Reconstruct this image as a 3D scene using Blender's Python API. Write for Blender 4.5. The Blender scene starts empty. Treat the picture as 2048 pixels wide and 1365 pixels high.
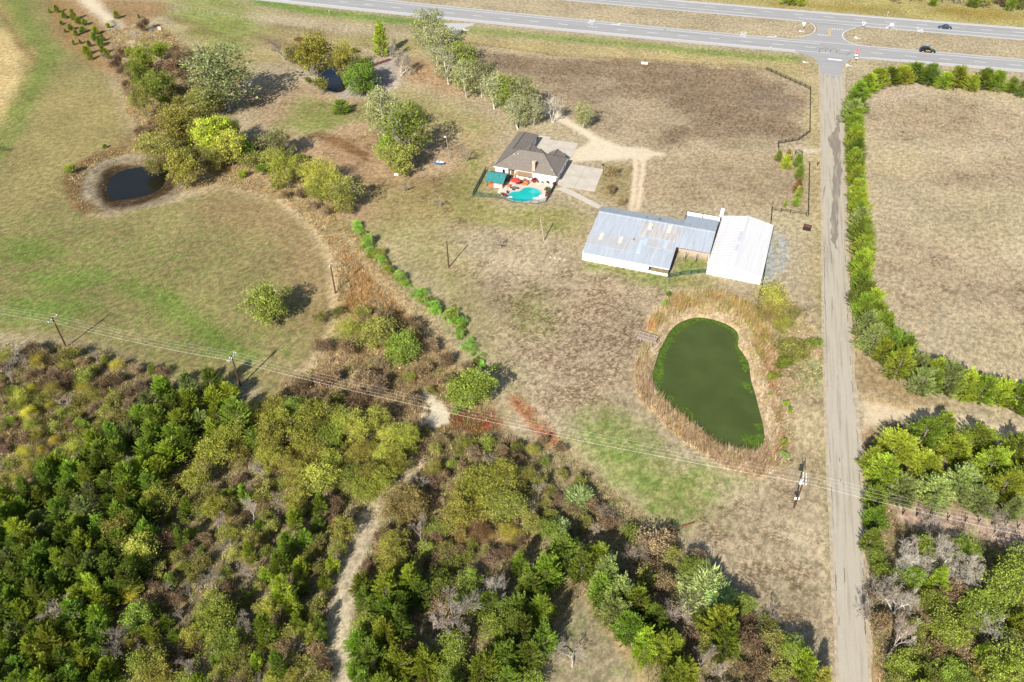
import bpy, math, random
import numpy as np
R = math.radians
C = bpy.context.scene
COL = C.collection

# ------------------------------------------------------------ camera, sky, sun, exposure
CAM_H = 120.0; FPX = 1607.0; PITCH = R(40.7)
cd = bpy.data.cameras.new('camera'); cam = bpy.data.objects.new('camera', cd); COL.objects.link(cam)
cam.location = (0, 0, CAM_H); cam.rotation_euler = (R(90) - PITCH, 0, 0)
cd.sensor_width = 36; cd.lens = FPX / 2048 * 36; cd.clip_start = 1; cd.clip_end = 9000
C.camera = cam
SUN_EL = R(35); SUN_TO = R(66)            # shadows run towards this heading (from +x, anticlockwise)
w = bpy.data.worlds.new('World'); C.world = w; w.use_nodes = True
nt = w.node_tree
sky = nt.nodes.new('ShaderNodeTexSky'); sky.sky_type = 'NISHITA'; sky.sun_disc = False
sky.sun_elevation = SUN_EL
sdir = (-math.cos(SUN_TO), -math.sin(SUN_TO))
sky.sun_rotation = math.atan2(sdir[0], sdir[1])
bg = nt.nodes['Background']; bg.inputs['Strength'].default_value = 0.085
nt.links.new(sky.outputs[0], bg.inputs[0])
sl = bpy.data.lights.new('sun', 'SUN'); so = bpy.data.objects.new('sun', sl); COL.objects.link(so)
sl.energy = 4.9; sl.angle = R(0.5); sl.color = (1.0, 0.955, 0.88)
from mathutils import Vector
d = Vector((math.cos(SUN_TO) * math.cos(SUN_EL), math.sin(SUN_TO) * math.cos(SUN_EL), -math.sin(SUN_EL)))
so.rotation_euler = d.to_track_quat('-Z', 'Y').to_euler(); so.location = (-60, -60, 200)
C.view_settings.view_transform = 'Standard'; C.view_settings.look = 'None'
C.view_settings.exposure = 0.95; C.view_settings.gamma = 1; C.view_settings.use_curve_mapping = False
C.render.engine = 'CYCLES'
C.cycles.max_bounces = 6; C.cycles.diffuse_bounces = 3; C.cycles.transparent_max_bounces = 6

# ------------------------------------------------------------ survey: photo point -> place on the ground
cp, sp = math.cos(PITCH), math.sin(PITCH)
def G(px, py, z=0.0):
    u = (px - 1024) / FPX; v = (682.5 - py) / FPX
    t = (z - CAM_H) / (-sp + v * cp)
    return np.array([u * t, (cp + v * sp) * t])
def GP(pts, z=0.0, ox=0, oy=0, sc=1.0):
    return [tuple(G(ox + x / sc, oy + y / sc, z)) for x, y in pts]
def mpp(py): return CAM_H / (sp + (py - 682.5) / FPX * cp) / FPX
def proj(x, y, z=0):
    Z = y * cp + (CAM_H - z) * sp
    return 1024 + FPX * x / Z, 682.5 - FPX * (y * sp - (CAM_H - z) * cp) / Z

KALB = 0.62
def lin(c): c /= 255.0; return c / 12.92 if c <= 0.04045 else ((c + 0.055) / 1.055) ** 2.4
def pc(r, g, b, k=1.0): return (lin(r) * KALB * k, lin(g) * KALB * k, lin(b) * KALB * k)

# ------------------------------------------------------------ numpy value noise
_rs = np.random.RandomState(7)
_tab = _rs.rand(256, 256)
def vn(x, y, s, seed=0):
    x = np.asarray(x, float) / s + seed * 17.3; y = np.asarray(y, float) / s + seed * 9.1
    xi = np.floor(x).astype(int); yi = np.floor(y).astype(int); fx = x - xi; fy = y - yi
    fx = fx * fx * (3 - 2 * fx); fy = fy * fy * (3 - 2 * fy)
    a = _tab[xi & 255, yi & 255]; b = _tab[(xi + 1) & 255, yi & 255]
    c = _tab[xi & 255, (yi + 1) & 255]; d_ = _tab[(xi + 1) & 255, (yi + 1) & 255]
    return (a * (1 - fx) + b * fx) * (1 - fy) + (c * (1 - fx) + d_ * fx) * fy
def fbm(x, y, s, seed=0, o=4):
    t = 0; a = 0.5; n = 0
    for i in range(o): t = t + a * vn(x, y, s / 2 ** i, seed + i); n += a; a *= 0.55
    return t / n
def sdist(X, Y, poly):
    """signed distance, positive inside"""
    P = np.array(poly, float); n = len(P); dm = np.full(X.shape, 1e18); ins = np.zeros(X.shape, bool)
    for i in range(n):
        ax, ay = P[i]; bx, by = P[(i + 1) % n]; ex, ey = bx - ax, by - ay
        L = ex * ex + ey * ey + 1e-12
        t = np.clip(((X - ax) * ex + (Y - ay) * ey) / L, 0, 1)
        dm = np.minimum(dm, (X - ax - t * ex) ** 2 + (Y - ay - t * ey) ** 2)
        if ay != by:
            c = ((ay > Y) != (by > Y)) & (X < ex * (Y - ay) / ey + ax)
            ins ^= c
    dm = np.sqrt(dm); return np.where(ins, dm, -dm)
def ldist(X, Y, line):
    P = np.array(line, float); dm = np.full(X.shape, 1e18)
    for i in range(len(P) - 1):
        ax, ay = P[i]; ex, ey = P[i + 1] - P[i]; L = ex * ex + ey * ey + 1e-12
        t = np.clip(((X - ax) * ex + (Y - ay) * ey) / L, 0, 1)
        dm = np.minimum(dm, (X - ax - t * ex) ** 2 + (Y - ay - t * ey) ** 2)
    return np.sqrt(dm)
def smooth_poly(pts, it=2):
    P = [np.array(p, float) for p in pts]
    for _ in range(it):
        Q = []
        for i in range(len(P)):
            a, b = P[i], P[(i + 1) % len(P)]
            Q += [a * .75 + b * .25, a * .25 + b * .75]
        P = Q
    return [tuple(p) for p in P]

# ------------------------------------------------------------ materials
def newmat(name):
    m = bpy.data.materials.new(name); m.use_nodes = True
    b = m.node_tree.nodes['Principled BSDF']; return m, m.node_tree, b
def N(nt_, t, **kw):
    n = nt_.nodes.new(t)
    for k, v in kw.items():
        if k in n.inputs: n.inputs[k].default_value = v
        else: setattr(n, k, v)
    return n
def mix(nt_, fac, a, b, blend='MIX'):
    n = nt_.nodes.new('ShaderNodeMix'); n.data_type = 'RGBA'; n.blend_type = blend
    for i, v in ((0, fac), (6, a), (7, b)):
        if isinstance(v, bpy.types.NodeSocket): nt_.links.new(v, n.inputs[i])
        else: n.inputs[i].default_value = v if i == 0 else (*v, 1)[:4]
    return n.outputs[2]
def ramp(nt_, src, lo, hi, v0=0.0, v1=1.0):
    n = nt_.nodes.new('ShaderNodeMapRange'); n.clamp = True
    n.interpolation_type = 'SMOOTHSTEP'
    nt_.links.new(src, n.inputs[0])
    for i, v in ((1, lo), (2, hi), (3, v0), (4, v1)): n.inputs[i].default_value = v
    return n.outputs[0]
def mathn(nt_, op, a, b=0.0):
    n = nt_.nodes.new('ShaderNodeMath'); n.operation = op
    for i, v in ((0, a), (1, b)):
        if isinstance(v, bpy.types.NodeSocket): nt_.links.new(v, n.inputs[i])
        else: n.inputs[i].default_value = v
    return n.outputs[0]
def noise(nt_, vec, scale, detail=4, rough=0.6, stretch=None, rot=0):
    if stretch:
        m0 = nt_.nodes.new('ShaderNodeMapping'); nt_.links.new(vec, m0.inputs[0]); m0.inputs['Rotation'].default_value = (0, 0, rot)
        mp = nt_.nodes.new('ShaderNodeMapping'); nt_.links.new(m0.outputs[0], mp.inputs[0]); mp.inputs['Scale'].default_value = stretch; vec = mp.outputs[0]
    n = N(nt_, 'ShaderNodeTexNoise', Scale=scale, Detail=detail, Roughness=rough)
    nt_.links.new(vec, n.inputs['Vector']); return n.outputs['Fac']
def mat(name, col, rough=0.8, var=0.15, scale=2.0, metal=0.0, bump=0.0, col2=None, detail=4, spec=0.3, coat=0):
    m, t, b = newmat(name)
    tc = N(t, 'ShaderNodeTexCoord'); f = noise(t, tc.outputs['Object'], scale, detail)
    c2 = col2 or tuple(x * (1 - var * 1.6) for x in col); c1 = tuple(min(1, x * (1 + var)) for x in col) if not col2 else col
    o = mix(t, ramp(t, f, .3, .7), c1, c2); t.links.new(o, b.inputs['Base Color'])
    b.inputs['Roughness'].default_value = rough; b.inputs['Metallic'].default_value = metal
    b.inputs['Specular IOR Level'].default_value = spec
    if coat: b.inputs['Coat Weight'].default_value = coat
    if bump:
        bn = N(t, 'ShaderNodeBump', Strength=0.6, Distance=bump); t.links.new(f, bn.inputs['Height'])
        t.links.new(bn.outputs[0], b.inputs['Normal'])
    return m
M = {}
M['white_wall'] = mat('white_wall', (.60, .57, .54), .7, .05, .8)
M['white_metal'] = mat('white_metal', (.56, .56, .58), .45, .04, .5)
M['black_wood'] = mat('black_wood', (.016, .014, .013), .7, .2, 3)
M['dark_green'] = mat('dark_green_paint', (.02, .07, .06), .5, .15, 3)
M['brown_wood'] = mat('brown_wood', (.16, .075, .035), .75, .25, 4)
M['pale_wood'] = mat('weathered_wood', (.34, .27, .22), .85, .2, 5)
M['pole_wood'] = mat('pole_wood', (.075, .036, .02), .85, .3, 4)
M['grey_metal'] = mat('galvanised_metal', (.55, .56, .58), .4, .1, 3, metal=.3)
M['bark'] = mat('bark', (.20, .165, .125), .95, .3, 3)
M['pale_bark'] = mat('pale_bark', (.46, .43, .37), .95, .25, 3)
M['grey_twigs'] = mat('grey_twigs', (.30, .255, .215), .95, .25, 2)
M['white_paint'] = mat('white_paint', (.70, .70, .68), .7, .12, 3)
M['yellow_paint'] = mat('yellow_paint', (.55, .38, .08), .7, .12, 3)
M['black_rubber'] = mat('tyre_rubber', (.015, .015, .015), .8, .1, 5)
M['glass'] = mat('tinted_glass', (.012, .015, .02), .08, .05, 1, spec=.8)
M['concrete'] = mat('concrete', pc(212, 201, 184), .9, .07, .35)
M['red'] = mat('red_fabric', (.50, .045, .03), .7, .15, 3)
M['burgundy'] = mat('burgundy_flowers', (.16, .012, .02), .8, .3, 6)
M['blue'] = mat('blue_paint', (.02, .12, .26), .4, .15, 2)
M['terracotta'] = mat('terracotta', (.42, .13, .05), .8, .2, 3)
M['brick'] = mat('pink_brick', (.45, .29, .24), .85, .2, 6)
M['wire'] = mat('aluminium_wire', (.55, .53, .49), .5, .05, 1)
M['rust'] = mat('rust', (.17, .055, .035), .9, .35, 2)
M['insulator'] = mat('pale_insulator', (.75, .77, .80), .3, .05, 1)

def attr_mat(name, rough=.95, var=.3, scale=1.5, transl=0.0):
    m, t, b = newmat(name)
    a = N(t, 'ShaderNodeAttribute', attribute_name='col'); tc = N(t, 'ShaderNodeTexCoord')
    f = noise(t, tc.outputs['Object'], scale, 3)
    o = mix(t, 1.0, a.outputs['Color'], (1, 1, 1), 'MULTIPLY')
    k = ramp(t, f, .3, .7, 1 - var, 1 + var)
    cm = N(t, 'ShaderNodeVectorMath', operation='SCALE'); t.links.new(o, cm.inputs[0]); t.links.new(k, cm.inputs['Scale'])
    t.links.new(cm.outputs[0], b.inputs['Base Color']); b.inputs['Roughness'].default_value = rough
    b.inputs['Specular IOR Level'].default_value = .15
    if transl:
        tr = N(t, 'ShaderNodeBsdfTranslucent'); t.links.new(cm.outputs[0], tr.inputs[0])
        ms = N(t, 'ShaderNodeMixShader'); ms.inputs[0].default_value = transl
        t.links.new(b.outputs[0], ms.inputs[1]); t.links.new(tr.outputs[0], ms.inputs[2])
        t.links.new(ms.outputs[0], t.nodes['Material Output'].inputs[0])
    return m
M['tuft'] = attr_mat('dry_grass_blades', transl=.3)
def leaf_mat(name, var=.35, transl=.3, hue=.03, rough=.7):
    m, t, b = newmat(name)
    oi = N(t, 'ShaderNodeObjectInfo'); g = N(t, 'ShaderNodeNewGeometry'); tc = N(t, 'ShaderNodeTexCoord')
    f = noise(t, tc.outputs['Object'], .8, 3)
    k1 = ramp(t, g.outputs['Random Per Island'], 0, 1, 1 - var, 1 + var)
    k2 = ramp(t, f, .33, .67, .6, 1.36)
    k3 = ramp(t, oi.outputs['Random'], 0, 1, .8, 1.2)
    k = mathn(t, 'MULTIPLY', mathn(t, 'MULTIPLY', k1, k2), k3)
    hs = N(t, 'ShaderNodeHueSaturation'); t.links.new(oi.outputs['Color'], hs.inputs['Color'])
    hh = mathn(t, 'ADD', mathn(t, 'MULTIPLY', mathn(t, 'SUBTRACT', oi.outputs['Random'], .5), hue), mathn(t, 'ADD', .487, mathn(t, 'MULTIPLY', mathn(t, 'SUBTRACT', f, .5), .05)))
    t.links.new(hh, hs.inputs['Hue']); t.links.new(k, hs.inputs['Value'])
    t.links.new(hs.outputs[0], b.inputs['Base Color']); b.inputs['Roughness'].default_value = rough
    b.inputs['Specular IOR Level'].default_value = .25
    tr = N(t, 'ShaderNodeBsdfTranslucent'); t.links.new(hs.outputs[0], tr.inputs[0])
    ms = N(t, 'ShaderNodeMixShader'); ms.inputs[0].default_value = transl
    t.links.new(b.outputs[0], ms.inputs[1]); t.links.new(tr.outputs[0], ms.inputs[2])
    t.links.new(ms.outputs[0], t.nodes['Material Output'].inputs[0])
    return m
M['leaf'] = leaf_mat('leaves'); M['needle'] = leaf_mat('cedar_sprays', .38, .4, .02)
M['twig'] = leaf_mat('bare_twigs', .2, 0.0, .01, .9)

# ------------------------------------------------------------ mesh helpers
class MB:
    def __init__(s): s.v = []; s.f = []
    def add(s, v, f): o = len(s.v); s.v += [tuple(map(float, p)) for p in v]; s.f += [tuple(i + o for i in q) for q in f]; return s
    def box(s, c, size, rz=0, ry=0):
        x, y, z = [k / 2 for k in size]; ca, sa = math.cos(rz), math.sin(rz); cb, sb = math.cos(ry), math.sin(ry); P = []
        for i in (-x, x):
            for j in (-y, y):
                for k in (-z, z):
                    a, b_, c_ = i * cb + k * sb, j, -i * sb + k * cb
                    P.append((c[0] + a * ca - b_ * sa, c[1] + a * sa + b_ * ca, c[2] + c_))
        return s.add(P, [(0, 1, 3, 2), (4, 6, 7, 5), (0, 4, 5, 1), (2, 3, 7, 6), (0, 2, 6, 4), (1, 5, 7, 3)])
    def tube(s, a, b, r0, r1=None, n=6, cap=True):
        r1 = r0 if r1 is None else r1
        a = np.array(a, float); b = np.array(b, float); d_ = b - a; L = np.linalg.norm(d_)
        if L < 1e-6: return s
        d_ /= L; u = np.cross(d_, (0, 0, 1) if abs(d_[2]) < .9 else (1, 0, 0)); u /= np.linalg.norm(u); v = np.cross(d_, u)
        P = []
        for c, r in ((a, r0), (b, r1)):
            for i in range(n):
                t = 2 * math.pi * i / n; P.append(c + r * (math.cos(t) * u + math.sin(t) * v))
        F_ = [(i, (i + 1) % n, n + (i + 1) % n, n + i) for i in range(n)]
        if cap: F_ += [tuple(range(n - 1, -1, -1)), tuple(range(n, 2 * n))]
        return s.add(P, F_)
    def bar(s, a, b, w_, h_):
        """box from a to b (bottom centre line), w wide and h high"""
        a = np.array(a, float); b = np.array(b, float); d_ = b - a; L = np.hypot(d_[0], d_[1])
        n_ = np.array([-d_[1], d_[0], 0]) / max(L, 1e-6) * w_ / 2; up = np.array([0, 0, h_])
        P = [a - n_, a + n_, b + n_, b - n_]; P = P + [p + up for p in P]
        return s.add(P, [(3, 2, 1, 0), (4, 5, 6, 7), (0, 1, 5, 4), (1, 2, 6, 5), (2, 3, 7, 6), (3, 0, 4, 7)])
    def prism(s, poly, z0, z1):
        n = len(poly); a = sum(poly[i][0] * poly[(i + 1) % n][1] - poly[(i + 1) % n][0] * poly[i][1] for i in range(n))
        if a < 0: poly = poly[::-1]
        P = [(x, y, z0) for x, y in poly] + [(x, y, z1) for x, y in poly]
        return s.add(P, [tuple(range(n - 1, -1, -1)), tuple(range(n, 2 * n))] + [(i, (i + 1) % n, n + (i + 1) % n, n + i) for i in range(n)])
    def blob(s, c, r, seed=0, n=8, k=5, amp=.2):
        rr = random.Random(seed); P = [(c[0], c[1], c[2] + r[2])]
        for i in range(1, k):
            ph = math.pi * i / k
            for j in range(n):
                t = 2 * math.pi * j / n; q = 1 + rr.uniform(-amp, amp)
                P.append((c[0] + r[0] * q * math.sin(ph) * math.cos(t), c[1] + r[1] * q * math.sin(ph) * math.sin(t), c[2] + r[2] * q * math.cos(ph)))
        P.append((c[0], c[1], c[2] - r[2])); F_ = [(0, 1 + j, 1 + (j + 1) % n) for j in range(n)]
        for i in range(k - 2):
            for j in range(n): a = 1 + i * n; F_.append((a + j, a + n + j, a + n + (j + 1) % n, a + (j + 1) % n))
        a = 1 + (k - 2) * n; F_ += [(a + j, len(P) - 1, a + (j + 1) % n) for j in range(n)]
        return s.add(P, F_)
    def mesh(s, name, m):
        me = bpy.data.meshes.new(name); me.from_pydata(s.v, [], s.f); me.validate(); me.materials.append(m); return me
    def build(s, name, m, parent=None, kind=None, label=None, smooth=False, loc=None):
        me = s.mesh(name, m)
        if smooth: me.shade_smooth()
        return link(name, me, parent, kind, label, loc)
def link(name, me, parent=None, kind=None, label=None, loc=None):
    o = bpy.data.objects.new(name, me); COL.objects.link(o); o.parent = parent
    if kind: o['kind'] = kind
    if label: o['label'] = label
    if loc is not None: o.location = loc
    return o
def tag(o, label, cat, group=None):
    o['label'] = label; o['category'] = cat
    if group: o['group'] = group
    return o
def thing(name, label, cat, loc=(0, 0, 0), rz=0, group=None):
    o = bpy.data.objects.new(name, None); COL.objects.link(o); o.empty_display_size = .5
    o.location = loc; o.rotation_euler = (0, 0, rz); return tag(o, label, cat, group)
def dup(root, loc=None, rz=None, label=None):
    r = root.copy(); COL.objects.link(r)
    if loc is not None: r.location = loc
    if rz is not None: r.rotation_euler = (0, 0, rz)
    if label: r['label'] = label
    for ch in root.children:
        c = ch.copy(); COL.objects.link(c); c.parent = r
        for g in ch.children:
            e = g.copy(); COL.objects.link(e); e.parent = c
    return r
def npmesh(name, V, F_, m, cols=None, parent=None, kind=None):
    me = bpy.data.meshes.new(name); V = np.asarray(V, np.float32); F_ = np.asarray(F_, np.int32); k = F_.shape[1]
    me.vertices.add(len(V)); me.vertices.foreach_set('co', V.ravel())
    me.loops.add(F_.size); me.loops.foreach_set('vertex_index', F_.ravel())
    me.polygons.add(len(F_)); me.polygons.foreach_set('loop_start', np.arange(0, F_.size, k, dtype=np.int32))
    me.polygons.foreach_set('loop_total', np.full(len(F_), k, np.int32))
    me.update(calc_edges=True)
    if cols:
        for an, arr in cols.items():
            at = me.color_attributes.new(an, 'FLOAT_COLOR', 'POINT'); a4 = np.ones((len(V), 4), np.float32); a4[:, :3] = arr
            at.data.foreach_set('color', a4.ravel())
    me.materials.append(m); return me
# ------------------------------------------------------------ ponds (outlines on the ground)
POND_Z = -0.45
pond_px = [(330,290),(440,238),(530,238),(640,268),(716,312),(735,360),(718,410),(765,465),(798,530),(803,620),(832,700),(852,790),(872,860),(888,930),(888,1000),(850,1058),(760,1068),(690,1055),(620,1035),(540,970),(470,905),(350,815),(275,745),(222,690),(203,600),(235,480),(272,395)]
pond = smooth_poly(GP(pond_px, POND_Z, 1240, 560, 3.102), 2)
pond2 = smooth_poly(GP([(622,1172),(596,1100),(640,1010),(760,968),(930,960),(990,990),(985,1075),(900,1135),(750,1170)], -.9, 0, 0, 2.926), 2)
pond2_bank = smooth_poly(GP([(575,1085),(588,1000),(680,952),(850,950),(985,960),(1060,1010),(1015,1110),(860,1190),(640,1225),(585,1185)], 0, 0, 0, 2.926), 2)
pond3 = smooth_poly(GP([(640,137),(665,128),(690,140),(700,160),(690,184),(665,186),(645,165)], -.5), 2)

# ------------------------------------------------------------ ground sheet
def axis(a, b, f): 
    o = [a]
    while o[-1] < b: o.append(o[-1] + f(o[-1]))
    return o
xs = [-4000, -2000, -1000, -600, -400, -320] + axis(-270, 270, lambda x: .62 + max(0, abs(x) - 110) * .012) + [320, 400, 600, 1000, 2000, 4000]
ys = [-3000, -1000, -300, -60, 0, 30] + axis(48, 395, lambda y: .42 + max(0, y - 60) * .0052) + [410, 430, 470, 600, 1000, 2000, 4500]
XS, YS = np.meshgrid(np.array(xs), np.array(ys)); gx, gy = XS.ravel(), YS.ravel()
wx = (fbm(gx, gy, 9, 3) - .5) * 2; wy = (fbm(gx, gy, 9, 8) - .5) * 2
wx2 = (fbm(gx, gy, 2.5, 13) - .5) * 2; wy2 = (fbm(gx, gy, 2.5, 18) - .5) * 2
col = np.empty((len(gx), 3)); col[:] = pc(182, 166, 134)
litter = np.zeros(len(gx)); green = np.zeros(len(gx)); rough_ = np.zeros(len(gx)); 
def area(P, fe, nz):
    P = np.array(P); m_ = fe + nz * 1.5 + 2
    s = np.where((gx > P[:, 0].min() - m_) & (gx < P[:, 0].max() + m_) & (gy > P[:, 1].min() - m_) & (gy < P[:, 1].max() + m_))[0]
    dd = sdist(gx[s] + wx[s] * nz + wx2[s] * nz * .3, gy[s] + wy[s] * nz + wy2[s] * nz * .3, P)
    t = np.clip(dd / max(fe, .05) * .5 + .5, 0, 1); return s, t * t * (3 - 2 * t)
def paint(pts, c=None, fe=3.0, nz=2.5, k=1.0, L=None, Gn=None, Rg=None, world=False, **kw):
    P = pts if world else GP(pts, 0, **kw)
    s, t = area(P, fe, nz); t = t * k
    if c is not None: col[s] = col[s] * (1 - t[:, None]) + np.array(pc(*c)) * t[:, None]
    for arr, v in ((litter, L), (green, Gn), (rough_, Rg)):
        if v is not None: arr[s] = arr[s] * (1 - t) + v * t
def ell(cx, cy, rx, ry, a=0, n=14):
    a = R(a); return [(cx + rx * math.cos(t) * math.cos(a) - ry * math.sin(t) * math.sin(a), cy + rx * math.cos(t) * math.sin(a) + ry * math.sin(t) * math.cos(a)) for t in [2 * math.pi * i / n for i in range(n)]]
def strip(line, wd, c=None, fe=.8, nz=.5, k=1.0, L=None, Gn=None, Rg=None, world=False):
    P = np.array(line if world else GP(line)); m_ = wd + fe + nz * 1.5 + 2
    s = np.where((gx > P[:, 0].min() - m_) & (gx < P[:, 0].max() + m_) & (gy > P[:, 1].min() - m_) & (gy < P[:, 1].max() + m_))[0]
    dd = wd / 2 - ldist(gx[s] + wx[s] * nz + wx2[s] * nz * .3, gy[s] + wy[s] * nz + wy2[s] * nz * .3, P)
    t = np.clip(dd / fe * .5 + .5, 0, 1) * k
    if c is not None: col[s] = col[s] * (1 - t[:, None]) + np.array(pc(*c)) * t[:, None]
    for arr, v in ((litter, L), (green, Gn), (rough_, Rg)):
        if v is not None: arr[s] = arr[s] * (1 - t) + v * t

# left hay field
LF = [(-400,-50),(120,-50),(150,60),(215,150),(250,250),(290,300),(200,330),(140,410),(200,430),(350,400),(450,375),(560,410),(620,460),(655,520),(668,600),(660,680),(610,740),(560,790),(330,750),(180,690),(-60,660),(-600,660),(-700,-50)]
paint(LF, (150,139,92), 3, 2, L=.12, Gn=.35)
paint([(420,385),(560,410),(640,480),(665,580),(640,660),(590,600),(560,480),(400,420)], (165,139,100), 10, 3, .9, Gn=.05)
paint([(60,170),(250,170),(250,280),(160,340),(60,420),(0,380)], (163,148,97), 10, 5, .8, Gn=.1)
paint([(-200,450),(120,430),(300,480),(420,560),(500,660),(380,720),(200,640),(-200,620)], (132,126,78), 14, 8, .65, Gn=.5)
for e in (ell(380,645,75,22,28), ell(300,590,60,15,20), ell(90,620,90,25,0), ell(470,690,60,20,20), ell(130,560,80,18), ell(60,500,60,15)):
    paint(e, (110,132,58), 5, 3, .7, Gn=.9)
paint([(-400,50),(0,60),(30,75),(52,150),(40,230),(-10,290),(-400,300)], (214,189,132), 4, 3, .85, Gn=0, L=.2)
paint([(-400,-60),(10,-40),(45,60),(75,120),(60,200),(30,240),(52,150),(30,75),(0,20),(-300,20)], (178,152,102), 3, 2, .9)
strip([(15,-20),(60,60),(100,110),(60,190),(10,270),(-60,360)], 9, (128,135,72), 3, 1.5, .85, Gn=.6)
strip([(0,20),(40,90),(72,125)], 1.2, (110,85,55), .6, .4, .8)
strip([(20,300),(0,295),(-30,330)], 2, (60,52,38), 1, .5, .8)
paint([(95,0),(330,0),(335,25),(240,60),(230,120),(255,170),(140,110),(110,60)], (158,126,85), 3, 3, .85, Gn=.1, Rg=.5)
# creek belt
belt = [(210,60),(330,50),(390,110),(440,240),(510,290),(560,300),(650,340),(700,400),(690,440),(740,480),(830,600),(900,690),(960,760),(1010,830),(1000,900),(800,960),(560,840),(560,780),(620,740),(668,660),(675,590),(668,520),(630,460),(560,400),(440,370),(340,385),(180,428),(145,415),(138,350),(165,320),(290,290),(250,220),(250,130)]
paint(belt, (172,148,106), 3, 2.5, .95, L=.35, Gn=.12, Rg=.8)
paint([(290,250),(520,290),(520,330),(440,350),(320,330),(150,330)], (156,132,92), 3, 2, .7)
strip([(560,400),(620,450),(655,500),(668,560),(668,650),(620,740)], 2.0, (208,184,140), 1.2, .8, .95)
strip([(715,452),(770,530),(848,600),(905,640),(945,700),(975,745)], 2.6, (118,146,66), 1, 1, .9, Gn=.9)
strip([(690,470),(745,545),(820,615),(870,655)], 1.3, (206,182,138), .8, .8, .9)
paint([(690,500),(780,600),(850,680),(800,700),(700,620),(680,560)], (184,142,92), 5, 3, .8, L=.2, Rg=1)
paint([(560,760),(850,720),(1000,850),(1060,900),(960,960),(800,940),(640,850)], (160,134,100), 5, 4, .8, L=.5, Rg=1)
strip([(760,500),(830,590),(880,640),(905,700),(935,745)], 2.4, (196,172,130), 1.5, 1, .7)
# upper left meadow and lawn
paint([(330,20),(600,60),(850,80),(840,110),(500,130),(470,180),(440,140),(380,90)], (165,152,98), 6, 3, .9, Gn=.3, L=.25)
paint([(340,-30),(480,-10),(540,80),(460,110),(400,70),(350,30)], (146,154,84), 8, 4, .8, Gn=.6)
paint([(500,60),(860,110),(840,150),(560,130),(470,80)], (178,158,118), 8, 4, .7, L=.35)
strip([(340,5),(560,25),(850,62),(1100,97)], 5, (160,150,95), 3, 1, .6)
for e in (ell(370,45,50,5,18), ell(560,85,70,6,14), ell(430,70,60,5,10), ell(600,60,60,4,10)): paint(e, (124,102,70), 3, 2, .6)
paint([(460,180),(620,170),(760,200),(960,250),(1000,300),(950,460),(800,470),(700,430),(650,330),(540,290)], (182,156,122), 7, 4, .9, L=.4, Gn=.2)
for e in (ell(640,225,70,26,8), ell(610,250,60,18), ell(760,225,60,20)): paint(e, (140,145,78), 5, 3, .75, Gn=.6)
for e in (ell(700,330,85,45,15), ell(740,420,70,35), ell(800,500,60,30), ell(600,330,60,30), ell(860,150,80,30,10), ell(900,160,90,25,20), ell(730,290,60,30)):
    paint(e, (182,144,106), 7, 5, .5, L=.5)
paint(ell(880,380,60,22,5), (104,78,44), 5, 3, .8, L=.7)
paint(ell(840,400,110,30,15), (150,125,80), 6, 3, .6, L=.5)
paint([(610,268),(640,262),(700,285),(740,310),(735,322),(690,300)], (132,96,62), 1.2, 1.2, .8, L=.6)
paint([(800,170),(930,210),(1000,260),(960,290),(850,250),(700,225)], (166,155,98), 8, 4, .7, Gn=.35)
paint([(700,380),(960,360),(1010,420),(1150,420),(1180,480),(1160,560),(900,460),(760,460)], (166,152,100), 8, 5, .65, Gn=.35)
paint([(940,300),(990,300),(960,380),(1000,420),(1100,415),(1160,440),(1130,480),(1000,460),(900,420),(900,360)], (160,154,92), 5, 3, .7, Gn=.5)
paint(ell(947,255,10,4), (104,136,56), 1.5, 1, .7)
# pasture behind the drive (dark, littered)
PA = [(905,95),(1100,118),(1350,128),(1530,140),(1615,185),(1615,265),(1555,285),(1400,305),(1300,300),(1200,265),(1100,215),(1000,170),(940,130)]
paint(PA, (182,162,130), 5, 3, .95, L=.45)
paint([(960,110),(1200,120),(1440,132),(1570,170),(1612,210),(1590,270),(1500,288),(1450,290),(1330,280),(1230,250),(1120,200),(1030,160)], (152,132,108), 5, 6, .8, L=.8)
paint([(930,120),(1040,150),(1180,200),(1330,262),(1320,296),(1200,262),(1090,215),(990,170)], (180,161,130), 6, 4, .85, L=.3)
for e in (ell(1280,215,90,22,10), ell(1330,240,80,18), ell(1480,290,90,14), ell(1190,170,50,14)): paint(e, (176,158,128), 6, 4, .8, L=.2)
paint(ell(1540,200,50,20), (140,124,108), 6, 4, .8, L=.4)
paint([(900,68),(1100,84),(1350,100),(1540,110),(1620,125),(1610,170),(1530,140),(1350,126),(1110,112),(930,90)], (186,168,118), 4, 2, .9, L=.1, Gn=.15)
strip([(930,60),(1000,66),(1180,82),(1350,98),(1500,113),(1590,118)], 7, (140,152,78), 3, 1, .85, Gn=.7)
strip([(520,5),(640,24),(760,38),(880,50)], 8, (120,144,66), 3, 1, .9, Gn=.8)
# between drive and barn
paint([(1300,300),(1540,310),(1620,330),(1620,440),(1540,420),(1440,420),(1340,415),(1280,400),(1290,330)], (176,156,124), 4, 3, .9, L=.4, Gn=.1)
paint([(1200,330),(1270,330),(1270,400),(1210,400),(1180,385)], (160,142,96), 3, 3, .8, L=.5, Gn=.3)
paint([(1620,120),(1645,130),(1650,470),(1660,900),(1640,1000),(1618,900),(1618,500),(1615,300),(1622,200)], (186,168,122), 3, 2, .85, L=.12, Gn=.2)
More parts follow.
